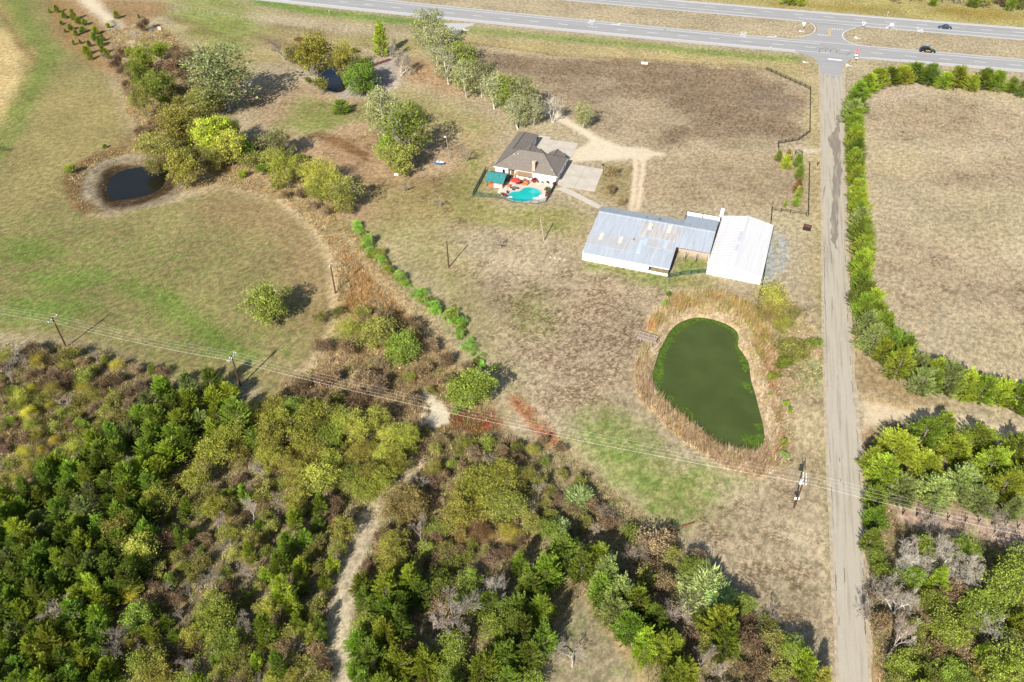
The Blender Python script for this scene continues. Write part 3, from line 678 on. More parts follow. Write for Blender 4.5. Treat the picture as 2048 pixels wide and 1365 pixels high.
for px_, py_, fl in ((1233, 49, 0), (1546, 73.5, 0), (1779, 55.5, 1)):
    p_ = G(px_, py_); mb = MB(); a = hw_ang + (math.pi if fl else 0); ca, sa = math.cos(a), math.sin(a)
    ar = [(-2.4, -.15), (.2, -.15), (.9, .5), (.9, 1.3), (.45, 1.3), (1.2, 2.2), (1.95, 1.3), (1.5, 1.3), (1.5, .3), (.5, -.75), (-2.4, -.75)]
    ar = [(u_ * .9, v_ * .7 - .2) for u_, v_ in ar]
    mb.add([(p_[0] + u_ * ca - v_ * sa, p_[1] + u_ * sa + v_ * ca, .052) for u_, v_ in ar][::-1], [tuple(range(len(ar)))])
    mb.build('turn_arrow', M['white_paint'], kind='structure')
# ------------------------------------------------------------ concrete slabs by the house
HO = np.array([-5.64, 216.62]); HA = R(-18.9); ca_, sa_ = math.cos(HA), math.sin(HA)
def HW(pts): return [(HO[0] + a * ca_ - b_ * sa_, HO[1] + a * sa_ + b_ * ca_) for a, b_ in pts]
sheet('driveway_slab', HW([(5.3, 29), (9.3, 29.1), (9.45, 27.3), (19, 27.8), (19.4, 16.7), (19.6, 11), (6, 11), (6.2, 24)]), .05, M['concrete'], thick=.1)
sheet('driveway_slab', HW([(19.8, 14), (30.7, 13.7), (31.4, 0), (22.1, -.1), (19.7, .6)]), .054, M['concrete'], thick=.1)
sheet('garden_path', GP([(1243,872),(1330,838),(1420,884),(1768,1064),(1738,1100),(1560,1015),(1310,890)], 0, 900, 230, 5.851), .058, M['concrete'], thick=.1)
sl = MB()
for (a0, b0, a1, b1) in ((19.8, 7, 31, 7), (25.3, 0, 25.1, 13.8), (6.2, 20, 19.2, 20), (12.5, 12.5, 12.3, 27.4)):
    p_ = HW([(a0, b0), (a1, b1)]); sl.bar((*p_[0], .0545), (*p_[1], .0545), .06, .004)
sl.build('slab_joint', M['tar'], kind='structure')
patio = smooth_poly(GP([(560,893),(650,790),(745,700),(930,700),(1248,760),(1240,815),(1215,870),(1130,1012),(1030,1036),(930,1031),(830,1026),(740,1011),(640,955),(545,905)], 0, 900, 230, 5.851), 1)
M['patio'] = mat('patio_concrete', pc(232, 214, 196), .9, .08, .5)
sheet('patio', patio, .062, M['patio'], thick=.1)
pool = smooth_poly(GP([(775,748),(800,710),(850,665),(910,652),(1000,655),(1060,620),(1110,580),(1180,562),(1290,573),(1390,606),(1440,645),(1452,685),(1405,745),(1340,793),(1250,828),(1130,852),(1000,848),(900,840),(820,803)], 0.1, 940, 320, 10.24), 2)
pp = thing('swimming_pool', 'turquoise kidney shaped swimming pool on the patio behind the house', 'swimming pool', (*np.mean(pool, 0), 0))
pc0 = np.mean(pool, 0); PL = [(x_ - pc0[0], y_ - pc0[1]) for x_, y_ in pool]
def ring(P, Q_, z0, z1, mb):
    n = len(P); V = [(x_, y_, z1) for x_, y_ in P] + [(x_, y_, z1) for x_, y_ in Q_] + [(x_, y_, z0) for x_, y_ in P] + [(x_, y_, z0) for x_, y_ in Q_]; F_ = []
    for i in range(n):
        j = (i + 1) % n; F_ += [(i, j, n + j, n + i), (2 * n + i, 2 * n + j, j, i), (n + i, n + j, 3 * n + j, 3 * n + i)]
    return mb.add(V, F_)
ring(PL, offset_poly(PL, .34), .05, .13, MB()).build('coping', mat('grey_coping', (.33, .34, .35), .8, .15, 2), pp)
sheet('water', PL, .085, M['pool_water'], kind=None, parent=pp)
stp = MB()
for k_, (u_, r_) in enumerate(((0, 1.9), (.5, 1.2))):
    c_ = G(940 + 1330 / 10.24, 320 + 650 / 10.24, .1) - pc0
    stp.prism([(c_[0] + r_ * math.cos(t_), c_[1] + r_ * .55 * math.sin(t_)) for t_ in np.linspace(0, 2 * math.pi, 16, endpoint=False)], .0855, .0875 + .002 * k_)
stp.build('step', mat('pale_pool_step', (.03, .40, .37), .2, .05, 1), pp)
for px_, py_ in ((812, 762), (1340, 778)):
    c_ = G(940 + px_ / 10.24, 320 + py_ / 10.24, .2) - pc0
    MB().box((c_[0], c_[1], .16), (1.5, .45, .1), R(10 if px_ < 1000 else 25)).build('deck_board', M['white_paint'], pp)

# ------------------------------------------------------------ house
house = thing('ranch_house', 'single storey ranch house with grey shingled hip roof and pale brick walls', 'house', (HO[0], HO[1], 0), HA)
m, t, b = newmat('grey_shingles'); tc = N(t, 'ShaderNodeTexCoord'); oc = tc.outputs['Object']
f = noise(t, oc, 3.2, 3, .7); f2 = noise(t, oc, .5, 3)
o_ = mix(t, ramp(t, f, .3, .7), pc(148, 138, 126), pc(110, 102, 93)); o_ = mix(t, mathn(t, 'MULTIPLY', ramp(t, f2, .4, .7), .35), o_, pc(126, 116, 106)); t.links.new(o_, b.inputs['Base Color'])
b.inputs['Roughness'].default_value = .95; bn = N(t, 'ShaderNodeBump', Strength=.5, Distance=.05); t.links.new(f, bn.inputs['Height']); t.links.new(bn.outputs[0], b.inputs['Normal'])
M['shingle'] = m
M['house_wall'] = mat('pale_brick', (.66, .58, .54), .85, .06, 3)
EZ = 2.8; K6 = .6
def hip(a0, a1, b0, b1, z0, mode, kk=K6):
    """roof solid. mode 'a': ridge along a, hips both ends; 'bfar': ridge along b, hip at far end; 'bgab': ridge along b, gable end"""
    mb = MB(); 
    if mode == 'a':
        h_ = (b1 - b0) / 2; z1 = z0 + kk * h_; r0, r1, bm = a0 + h_, a1 - h_, (b0 + b1) / 2
        V = [(a0, b0, z0), (a1, b0, z0), (a1, b1, z0), (a0, b1, z0), (r0, bm, z1), (r1, bm, z1)]; F_ = [(0, 1, 5, 4), (1, 2, 5), (2, 3, 4, 5), (3, 0, 4)]
    else:
        h_ = (a1 - a0) / 2; z1 = z0 + kk * h_; am = (a0 + a1) / 2; e = b1 - (h_ if mode == 'bfar' else 0)
        V = [(a0, b0, z0), (a1, b0, z0), (a1, b1, z0), (a0, b1, z0), (am, b0, z1), (am, e, z1)]; F_ = [(0, 4, 5, 3), (1, 2, 5, 4), (2, 3, 5), (0, 1, 4)]
    n = len(V); V2 = V + [(v_[0], v_[1], v_[2] - .16) for v_ in V[:4]]
    F_ += [(n, n + 3, n + 2, n + 1), (0, n, n + 1, 1), (1, n + 1, n + 2, 2), (2, n + 2, n + 3, 3), (3, n + 3, n, 0)]
    return mb.add(V2, F_)
roof = MB()
for a in ((0, 20, 0, 12.1, EZ, 'a'), (-.06, 6.7, 5, 24, EZ - .01, 'bfar'), (4.75, 11.75, 7, 13.3, EZ - .02, 'bgab'), (13.4, 18.8, 7, 13.8, EZ - .03, 'bgab')):
    q = hip(*a); roof.add(q.v, q.f)
rf = roof.build('roof', M['shingle'], house)
rc_ = MB()     # ridge caps
def cap(a, b_): rc_.bar((a[0], a[1], a[2] - .02), (b_[0], b_[1], b_[2] - .02), .22, .07)
cap((6.05, 6.05, 6.43), (13.95, 6.05, 6.43)); cap((3.32, 8.2, 4.82), (3.32, 20.6, 4.82)); cap((8.25, 9.2, 4.88), (8.25, 13.3, 4.88)); cap((16.1, 9.8, 4.39), (16.1, 13.8, 4.39))
cap((20, 0, 2.8), (13.95, 6.05, 6.43)); cap((0, 0, 2.8), (6.05, 6.05, 6.43)); cap((20, 12.1, 2.8), (13.95, 6.05, 6.43))
rc_.build('ridge_cap', mat('ridge_shingles', pc(92, 84, 78), .95, .15, 3), rf)
for a_, b_ in ((5.2, 4.2), (6.4, 4.6), (17.9, 1.6), (10.2, 10.4)):
    z_ = EZ + K6 * min(b_, 12.1 - b_, 20 - a_); MB().tube((a_, b_, z_ - .1), (a_, b_, z_ + .4), .09).build('vent_pipe', M['white_metal'], rf)
w_ = MB(); w_.prism([(.5, .5), (4.6, .5), (4.6, 2.0), (7.2, 2.0), (7.2, .5), (19.5, .5), (19.5, 11.6), (18.3, 11.6), (18.3, 13.2), (13.9, 13.2), (13.9, 11.6), (11.3, 11.6), (11.3, 12.8), (6.2, 12.8), (6.2, 23.5), (.45, 23.5)], 0, 2.64)
w_.build('wall', M['house_wall'], house)
ww = MB()
for a0, a1 in ((.02, 4.7), (7.1, 19.98)): ww.bar((a0, -.02, 2.55), (a1, -.02, 2.55), .06, .2)
ww.bar((-.05, 0, 2.55), (-.05, 24, 2.55), .06, .22); ww.bar((20.03, 0, 2.55), (20.03, 12.1, 2.55), .06, .2); ww.build('fascia', M['white_paint'], house)
for a_, wd in ((3.2, .8),):
    fr = MB().box((a_, .47, 1.45), (wd + .16, .06, 1.36)).build('window', M['white_paint'], house)
    MB().box((a_, .43, 1.45), (wd, .03, 1.2)).build('pane', M['glass'], fr)
MB().box((5.5, 1.96, 1.05), (1.0, .06, 2.1)).build('door', M['brown_wood'], house)
for b_ in (4.5, 9.0):
    fr = MB().box((19.53, b_, 1.45), (.06, 1.3, 1.3)).build('window', M['white_paint'], house); MB().box((19.57, b_, 1.45), (.03, 1.15, 1.15)).build('pane', M['glass'], fr)
MB().tube((15.1, .42, 0), (15.1, .42, 2.6), .05).build('downspout', M['grey_metal'], house)
ch = MB().box((12.5, .95, 4.3), (.85, 1.0, 3.2)).build('chimney', M['brick'], house)
MB().box((12.5, .95, 5.97), (1.0, 1.15, .14)).build('chimney_cap', M['patio'], ch)
MB().box((12.5, .95, 6.1), (.35, .4, .14)).build('flue', M['terracotta'], ch)
MB().box((-.55, 13, 1), (.7, 1.6, .9)).build('air_conditioner', M['white_metal'], house)

def HP(a, b_, z=0): p_ = HW([(a, b_)])[0]; return (p_[0], p_[1], z)
# pergola against the house
pg = thing('patio_cover', 'brown timber patio cover against the back wall above the seating', 'patio cover', HP(7.5, .3), HA)
for a_ in (.15, 4.45): MB().box((a_, -2.2, 1.2), (.2, .2, 2.4)).build('post', M['brown_wood'], pg)
MB().bar((0, -2.2, 2.35), (4.6, -2.2, 2.35), .16, .22).build('beam', M['brown_wood'], pg)
M['tan_slats'] = mat('tan_slats', (.36, .22, .11), .85, .2, 4)
for k_ in range(18): MB().add(*(lambda a_: ([(a_, -2.6, 2.5), (a_ + .2, -2.6, 2.5), (a_ + .2, .1, 2.62), (a_, .1, 2.62), (a_, -2.6, 2.57), (a_ + .2, -2.6, 2.57), (a_ + .2, .1, 2.69), (a_, .1, 2.69)], [(3, 2, 1, 0), (4, 5, 6, 7), (0, 1, 5, 4), (1, 2, 6, 5), (2, 3, 7, 6), (3, 0, 4, 7)]))(k_ * .26)).build('slat', M['tan_slats'], pg)
# pavilion with the green roof
pv = thing('pavilion', 'open timber pavilion with a teal green metal roof beside the patio', 'pavilion', HP(0.3, -7.4), HA)
for a_ in (.3, 5.2):
    for b_ in (.3, 5.2): MB().box((a_, b_, 1.1), (.18, .18, 2.2)).build('post', M['brown_wood'], pv)
M['teal_roof'] = mat('teal_metal_roof', (.035, .17, .165), .45, .08, 1)
q = MB().add([(-.1, -.3, 2.1), (5.6, -.3, 2.1), (5.6, 2.8, 3.45), (-.1, 2.8, 3.45), (5.6, 5.9, 2.1), (-.1, 5.9, 2.1), (-.1, -.3, 2.0), (5.6, -.3, 2.0), (5.6, 2.8, 3.35), (-.1, 2.8, 3.35), (5.6, 5.9, 2.0), (-.1, 5.9, 2.0)],
             [(0, 1, 2, 3), (3, 2, 4, 5), (7, 6, 9, 8), (8, 9, 11, 10), (0, 6, 7, 1), (5, 4, 10, 11), (1, 7, 8, 2), (2, 8, 10, 4), (0, 3, 9, 6), (3, 5, 11, 9)]).build('roof', M['teal_roof'], pv)
rb = MB()
for k_ in range(14):
    a_ = k_ * .43 - .05; rb.add([(a_, -.3, 2.1), (a_ + .05, -.3, 2.1), (a_ + .05, 2.8, 3.45), (a_, 2.8, 3.45), (a_, -.3, 2.14), (a_ + .05, -.3, 2.14), (a_ + .05, 2.8, 3.49), (a_, 2.8, 3.49)], [(4, 5, 6, 7), (0, 1, 5, 4), (0, 4, 7, 3), (1, 2, 6, 5)])
rb.build('roof_rib', M['teal_roof'], q)
MB().box((3.7, .7, .5), (2.6, .8, 1.0)).build('counter', M['house_wall'], pv); MB().box((3.7, .7, 1.03), (2.8, 1.0, .08)).build('counter_top', M['patio'], pv)
tag(MB().box((0, 0, .45), (1.5, 1.2, .9)).build('grill', M['terracotta'], loc=HP(1.9, -6.7)), 'terracotta coloured brick grill under the green roofed pavilion', 'grill'); bpy.data.objects['grill'].rotation_euler.z = HA
tag(MB().box((0, 0, .35), (.9, .5, .7)).box((0, .2, .8), (.9, .1, .3)).build('bench', M['terracotta'], loc=HP(6.9, -5.6)), 'small orange bench between the pavilion and the red umbrella', 'bench')
hb = thing('hot_tub', 'dark covered hot tub in the shade behind the pavilion', 'hot tub', HP(5.1, -1.5), HA)
MB().box((0, 0, .4), (2.2, 1.8, .8)).build('shell', M['brown_wood'], hb); MB().box((0, 0, .85), (2.3, 1.9, .12)).build('cover', mat('slate_cover', (.05, .07, .09), .6, .1, 2), hb)
# umbrella and table
um = thing('patio_umbrella', 'open red patio umbrella standing by the pool', 'umbrella', HP(8.7, -4.9))
cn = MB(); n_ = 8
for i in range(n_):
    t0, t1 = 2 * math.pi * i / n_, 2 * math.pi * (i + 1) / n_
    cn.add([(0, 0, 2.75), (1.55 * math.cos(t0), 1.55 * math.sin(t0), 2.2), (1.55 * math.cos(t1), 1.55 * math.sin(t1), 2.2), (1.4 * math.cos((t0 + t1) / 2), 1.4 * math.sin((t0 + t1) / 2), 2.25)], [(0, 1, 3), (0, 3, 2)])
cn.build('canopy', M['red'], um); MB().tube((0, 0, 0), (0, 0, 2.8), .03).build('pole', M['grey_metal'], um)
for i in range(n_):
    t0 = 2 * math.pi * i / n_; MB().tube((0, 0, 2.7), (1.5 * math.cos(t0), 1.5 * math.sin(t0), 2.18), .012, n=4).build('rib', M['grey_metal'], um)
tb = thing('glass_table', 'round glass patio table with chairs pulled up in front of the red umbrella', 'table', HP(8.9, -6.4))
MB().tube((0, 0, .7), (0, 0, .73), .65, n=16).build('table_top', mat('green_glass', (.10, .16, .15), .15, .1, 2), tb); MB().tube((0, 0, 0), (0, 0, .7), .06).build('leg', M['grey_metal'], tb)
def chair(loc, rz, m_, label, grp='patio chairs'):
    c_ = thing('patio_chair', label, 'chair', loc, rz, grp); MB().box((0, 0, .42), (.55, .55, .08)).build('seat', m_, c_); MB().box((0, .27, .75), (.55, .06, .6)).build('backrest', m_, c_)
    lg = MB().box((-.24, -.24, .2), (.05, .05, .4)).mesh('leg', M['grey_metal'])
    for dx, dy in ((0, 0), (.48, 0), (0, .48), (.48, .48)): link('leg', lg, c_, loc=(dx, dy, 0))
    return c_
M['dark_sling'] = mat('dark_sling', (.03, .04, .045), .7, .1, 3); M['brown_cushion'] = mat('brown_cushion', (.20, .075, .035), .8, .2, 3)
for (a_, b_, rz, mm, lb) in ((8.9, -7.4, 3.0, 'dark_sling', 'dark patio chair on the pool side of the glass table'), (8.0, -6.5, 1.4, 'dark_sling', 'dark patio chair on the pavilion side of the glass table'), (9.8, -6.2, -1.5, 'dark_sling', 'dark patio chair on the umbrella side of the glass table'),
        (7.9, -9.6, .6, 'dark_sling', 'dark patio chair alone between the pavilion and the pool'), (7.3, -11.2, .3, 'burgundy', 'burgundy patio chair at the fence corner nearest the pavilion'), (8.1, -11.6, .3, 'burgundy', 'burgundy patio chair at the fence corner nearer the pool'),
        (10.2, -1.2, 0, 'brown_cushion', 'brown cushioned patio chair under the timber patio cover'), (11.2, -1.9, -.4, 'brown_cushion', 'brown cushioned patio chair at the outer post of the patio cover'), (17.7, -3.4, -1, 'brown_cushion', 'brown patio chair beyond the shallow end of the pool')):
    chair(HP(a_, b_, .062), HA + rz, M[mm], lb)
sf = thing('outdoor_sofa', 'low terracotta coloured outdoor sofa under the timber patio cover', 'sofa', HP(10.6, -2.9), HA); MB().box((0, 0, .3), (2.6, .8, .45)).build('seat', M['terracotta'], sf); MB().box((0, .38, .6), (2.6, .14, .5)).build('backrest', M['terracotta'], sf)
lo = thing('chaise_lounge', 'pale chaise lounge lying by the pool fence at the deep corner', 'lounge chair', HP(17.9, -7.9), HA + R(20)); MB().box((0, 0, .3), (1.9, .6, .1)).build('seat', M['white_paint'], lo); MB().box((.95, 0, .55), (.1, .6, .6), 0, .5).build('backrest', M['dark_sling'], lo)
M['pot'] = mat('clay_pot', (.30, .14, .08), .8, .2, 3); M['bush'] = mat('shrub_leaves', (.05, .075, .02), .8, .35, 6); M['white_pot'] = M['white_paint']
def pot(a_, b_, r, mp, ml, label):
    t_ = thing('potted_plant', label, 'potted plant', HP(a_, b_, .062)); MB().tube((0, 0, 0), (0, 0, r), r * .5, r * .65, 10).build('pot', mp, t_)
    mb = MB(); rr = random.Random(int(a_ * 10))
    for k_ in range(60):
        v_ = np.array([rr.gauss(0, 1), rr.gauss(0, 1), abs(rr.gauss(0, 1))]); v_ /= np.linalg.norm(v_); p_ = v_ * r * rr.uniform(.5, 1.05) + np.array([0, 0, r]); q_ = np.array([rr.gauss(0, 1) for _ in range(3)]) * r * .25
        mb.add([p_ - q_, p_ + q_, p_ + v_ * r * .3 + np.cross(q_, v_) * .8], [(0, 1, 2)])
    mb.build('foliage', ml, t_)
pot(13.2, -.7, .75, M['pot'], M['burgundy'], 'burgundy leaved potted shrub against the pale back wall'); pot(14.3, -.5, .3, M['pot'], M['bush'], 'smallest green potted plant, just right of the burgundy shrub')
pot(15.6, -.5, .35, M['white_pot'], M['bush'], 'small plant in a white pot near the middle of the back wall'); pot(17.2, -.4, .5, M['white_pot'], M['bush'], 'plant in a white pot near the right end of the back wall')
pot(19.3, -.6, .55, M['pot'], M['burgundy'], 'reddish potted plant at the house corner by the fence'); pot(18.6, -5.1, .85, M['pot'], M['bush'], 'large green potted shrub by the right hand pool fence')
pot(18.9, -6.4, .5, M['pot'], M['burgundy'], 'dark red potted plant beside the large green one at the pool fence')
pot(6.7, -10.9, .45, M['white_pot'], M['bush'], 'plant in a white pot on the patio corner nearest the pavilion')

# ------------------------------------------------------------ barn
BO = np.array([18.01, 171.02]); barn = thing('horse_barn', 'long low barn with a pale grey metal roof and white walls', 'barn', (*BO, 0), HA)
def metal(name, c, ang=0, per=.3, tint=None, rough=.42):
    m, t, b = newmat(name); tc = N(t, 'ShaderNodeTexCoord'); oc = tc.outputs['Object']
    f = noise(t, oc, 1.2, 4, .6, (1.6, .06, 1)); f2 = noise(t, oc, .13, 3)
    o = mix(t, ramp(t, f, .35, .7), c, tint or tuple(x * .86 for x in c)); o = mix(t, mathn(t, 'MULTIPLY', ramp(t, f2, .45, .65), .4), o, tuple(x * .92 for x in c)); t.links.new(o, b.inputs['Base Color'])
    b.inputs['Roughness'].default_value = rough; b.inputs['Metallic'].default_value = .1; b.inputs['Specular IOR Level'].default_value = .4; return m
M['barn_roof'] = metal('grey_barn_roof', (.37, .40, .435), tint=(.30, .325, .35)); M['barn_roof2'] = metal('weathered_roof_sheets', (.36, .37, .385), tint=(.33, .31, .29)); M['shed_roof'] = metal('white_shed_roof', (.54, .525, .515), tint=(.47, .455, .44)); M['skylight'] = mat('fibreglass_skylight', (.50, .47, .38), .5, .1, 2); M['blue_sheet'] = metal('new_blue_grey_sheet', (.40, .46, .56))
def slab(mb, P, th=.1): 
    n = len(P); V = list(P) + [(x_, y_, z_ - th) for x_, y_, z_ in P]
    return mb.add(V, [tuple(range(n)), tuple(range(2 * n - 1, n - 1, -1))] + [(i, n + i, n + (i + 1) % n, (i + 1) % n) for i in range(n)])
sN = (4.55 - 2.45) / 17.35
def zn(b_): return 2.45 + sN * (b_ - .65)
zf = lambda b_: 4.55 - (4.55 - 2.7) / 6 * (b_ - 18)
zf2 = lambda b_: 4.55 - (4.55 - 2.62) / 9 * (b_ - 18)
r1 = slab(MB(), [(-.25, .6, zn(.6)), (22.45, .6, zn(.6)), (22.45, 18, 4.55), (-.25, 18, 4.55)]).build('roof', M['barn_roof'], barn)
r2 = slab(MB(), [(-.25, 18.0, 4.55), (22.4, 18.0, 4.55), (22.4, 24, zf(24)), (-.25, 24, zf(24))]).build('roof', M['barn_roof'], barn)
r3 = slab(MB(), [(22.455, 9.4, zn(9.4)), (31.1, 9.4, zn(9.4)), (31.1, 18, 4.55), (22.455, 18, 4.55)]).build('roof', M['barn_roof'], barn)
r4 = slab(MB(), [(22.41, 18, 4.55), (31.1, 18, 4.55), (31.1, 27, zf2(27)), (22.41, 27, zf2(27))]).build('roof', M['barn_roof'], barn)
def ribs(parent, a0, a1, fb0, b0, fb1, b1, step, m_, h_=.035, w__=.05):
    mb = MB(); a_ = a0
    while a_ < a1:
        mb.add([(a_, b0, fb0), (a_ + w__, b0, fb0), (a_ + w__, b1, fb1), (a_, b1, fb1), (a_, b0, fb0 + h_), (a_ + w__, b0, fb0 + h_), (a_ + w__, b1, fb1 + h_), (a_, b1, fb1 + h_)], [(4, 5, 6, 7), (0, 1, 5, 4), (0, 4, 7, 3), (1, 2, 6, 5), (2, 3, 7, 6)]); a_ += step
    mb.build('roof_rib', m_, parent, kind='stuff')
ribs(r1, -.2, 22.3, zn(.6), .6, 4.55, 17.9, .6, M['barn_roof']); ribs(r2, -.2, 22.3, 4.55, 18.1, zf(24), 24, .6, M['barn_roof']); ribs(r3, 22.6, 31, zn(9.4), 9.4, 4.55, 17.9, .6, M['barn_roof']); ribs(r4, 22.6, 31, 4.55, 18.1, zf2(27), 27, .6, M['barn_roof'])
bx_ = [(-.3, 18.0, 4.54), (31.1, 18.0, 4.54)]; MB().bar(bx_[0], bx_[1], .45, .09).build('ridge_cap', M['barn_roof'], barn)
def patchP(px_pts, m_, name, dz=.004, parent=r1):
    """a sheet lying on the near slope, corners given in local a,b"""
    P = [(a_, b_, zn(b_) + dz) for a_, b_ in px_pts]; slab(MB(), P, dz + .01).build(name, m_, parent)
def bl(x_, y_):
    b_ = 8.0
    for _ in range(8):
        p_ = G(1140 + x_ / 4.096, 380 + y_ / 4.096, zn(b_)) - BO; b_ = -p_[0] * sa_ + p_[1] * ca_
    return p_[0] * ca_ + p_[1] * sa_, b_
def patch_px(pts, m_, name, dz, th=None):
    (a0, b0), (a1, b1) = bl(*pts[0]), bl(*pts[1]); a0, a1 = sorted((a0, a1)); b0, b1 = sorted((b0, b1))
    P = [(a0, b0), (a1, b0), (a1, b1), (a0, b1)]; patchP(P, m_, name, dz)
patch_px(((170,335), (480,505)), M['barn_roof2'], 'roof_sheet', .040)
patch_px(((520,385), (845,500)), M['barn_roof2'], 'roof_sheet', .041)
patch_px(((880,430), (600,262)), metal('streaked_roof_sheets', (.42, .40, .38), tint=(.30, .27, .24)), 'roof_sheet', .042)
for i, (p0, p1, mm) in enumerate((((252,352), (262,412), 'skylight'), ((412,384), (418,440), 'skylight'), ((652,275), (665,330), 'skylight'), ((812,290), (820,355), 'skylight'), ((582,412), (565,520), 'blue_sheet'), ((622,395), (615,450), 'blue_sheet'), ((788,415), (775,480), 'blue_sheet'))):
    c0, c1 = bl(*p0), bl(*p1); am = (c0[0] + c1[0]) / 2; b0, b1 = sorted((c0[1], c1[1])); patchP([(am - .45, b0), (am + .45, b0), (am + .45, b1), (am - .45, b1)], M[mm], 'skylight' if mm == 'skylight' else 'roof_sheet', .06)
c0 = bl(522, 412); MB().tube((*c0, zn(c0[1])), (*c0, zn(c0[1]) + .5), .12).build('roof_vent', M['dark_sling'], r1)
c0 = bl(675, 312); MB().tube((*c0, zn(c0[1])), (*c0, zn(c0[1]) + .3), .1).build('roof_vent', M['dark_sling'], r1)
for x_, w__ in ((12.5, .3), (15.8, .25), (16.1, .25)): MB().box((x_, 20.0, zf(20) + .02), (.12, 1.8, .08), 0).build('roof_vent', M['dark_sling'], r2)
wl = MB()
wl.bar((-.1, .85, 0), (17.2, .85, 0), .14, 2.32); wl.bar((0, .92, 0), (0, 23.6, 0), .14, 2.55); wl.bar((.07, 23.7, 0), (22.3, 23.7, 0), .14, 2.5); wl.bar((22.3, 13.0, 0), (22.3, 23.6, 0), .14, 2.5)
wl.add([(0, .92, 2.3), (0, 18, 4.4), (0, 23.6, 2.6), (.07, .92, 2.3), (.07, 18, 4.4), (.07, 23.6, 2.6)], [(0, 2, 1), (3, 4, 5)])
wl.bar((31, 9.6, 0), (31, 26.6, 0), .14, 2.5); wl.bar((22.5, 26.7, 0), (31, 26.7, 0), .14, 2.4); wl.bar((17.2, .95, 0), (17.2, 7, 0), .12, 2.4)
wl.build('wall', M['white_wall'], barn)
MB().bar((17.3, .85, 0), (22.2, .85, 0), .12, .7).build('half_wall', M['white_wall'], barn)
MB().bar((17.3, .8, 2.0), (22.4, .8, 2.0), .1, .3).build('fascia', M['white_wall'], barn)
for a_ in (5.4, 11.1, 17.2): MB().box((a_, .74, 1.15), (.12, .06, 2.3)).build('downspout', M['grey_metal'], barn)
pst = MB().box((0, 0, 1.2), (.16, .16, 2.4)).mesh('post', M['black_wood'])
for b_ in (.9, 4, 7, 9.5): link('post', pst, barn, loc=(22.3, b_, 0))
for a_ in (25.2, 28.0): link('post', pst, barn, loc=(a_, 9.6, 0))
dk = MB(); dk.bar((22.36, .9, 0), (22.36, 9.4, 0), .05, 2.3); dk.build('stall_wall', mat('barn_side_shade', (.03, .025, .022), .9, .2, 3), barn)  # near-black sheet paints in the shade of the barn's open right side
dk = MB(); dk.bar((22.5, 13.2, 0), (30.8, 13.2, 0), .1, 3.0); dk.build('stall_wall', M['pale_wood'], barn)
MB().box((-.55, 9.6, 1.0), (.8, 1.0, 1.2)).build('evaporative_cooler', M['grey_metal'], barn)
# pen wall behind the barn
pen = thing('pen_wall', 'white panelled pen wall with black posts behind the barn', 'wall', (*BO, 0), HA)
for a0, a1 in ((22.0, 26.3), (26.5, 31.2)): MB().bar((a0, 30.6, .15), (a1, 30.6, .15), .08, 1.5).build('panel', M['white_wall'], pen)
for a_ in (21.9, 26.4, 31.2): MB().box((a_, 30.6, .9), (.16, .16, 1.8)).build('post', M['black_wood'], pen)
MB().bar((21.9, 30.6, 1.7), (31.2, 30.6, 1.7), .1, .08).build('rail', M['black_wood'], pen); MB().bar((21.9, 27.1, 1.3), (21.9, 30.5, 1.3), .08, .1).build('rail', M['black_wood'], pen); MB().bar((21.9, 27.1, .5), (21.9, 30.5, .5), .08, .1).build('rail', M['black_wood'], pen)
tr_ = thing('water_trough', 'long narrow white trough standing beyond the white shed', 'trough', (*(BO + np.array([31.2 * ca_ - 34.6 * sa_, 31.2 * sa_ + 34.6 * ca_])), 0), HA)
MB().prism([(-.55, -2.4), (.55, -2.4), (.55, 2.4), (-.55, 2.4)], .3, .8).build('tank', M['white_metal'], tr_); MB().box((0, 0, .82), (.8, 4.4, .05)).build('lid', M['white_paint'], tr_)
for dx in (-2, 2): MB().box((0, dx, .15), (1, .12, .3)).build('leg', M['grey_metal'], tr_)

# ------------------------------------------------------------ white shed
SO = np.array([48.89, 164.8]); SA = R(-20.2); shed = thing('metal_shed', 'big white gabled metal shed beside the county road', 'shed', (*SO, 0), SA)
ZR, ZE = 4.1, 2.75
for (a0, a1, z0, z1) in ((-.1, 6.7, ZE, ZR), (6.7, 13.5, ZR, ZE)):
    q = slab(MB(), [(a0, .55, z0), (a1, .55, z1), (a1, 25.6, z1), (a0, 25.6, z0)]).build('roof', M['shed_roof'], shed)
    mb = MB(); b_ = .6
    while b_ < 25.5:
        mb.add([(a0, b_, z0), (a0, b_ + .05, z0), (a1, b_ + .05, z1), (a1, b_, z1), (a0, b_, z0 + .035), (a0, b_ + .05, z0 + .035), (a1, b_ + .05, z1 + .035), (a1, b_, z1 + .035)], [(5, 4, 7, 6), (0, 3, 7, 4), (2, 1, 5, 6)]); b_ += .75
    mb.build('roof_rib', M['shed_roof'], q, kind='stuff')
MB().bar((6.7, .5, ZR + .0), (6.7, 25.65, ZR + .0), .5, .07).build('ridge_cap', M['shed_roof'], shed)
for b0, b1 in ((7.8, 11), (12.2, 17.5)): slab(MB(), [(5.5, b0, 3.92), (6.3, b0, 4.075), (6.3, b1, 4.075), (5.5, b1, 3.92)], .02).build('skylight', M['grey_metal'], shed)
wl = MB(); wl.add([(0, .9, 0), (13.4, .9, 0), (13.4, .9, 2.66), (6.7, .9, 3.98), (0, .9, 2.66), (0, 25.3, 0), (13.4, 25.3, 0), (13.4, 25.3, 2.66), (6.7, 25.3, 3.98), (0, 25.3, 2.66)], [(0, 1, 2, 3, 4), (9, 8, 7, 6, 5), (0, 4, 9, 5), (1, 6, 7, 2)])
wl.build('wall', M['white_metal'], shed)
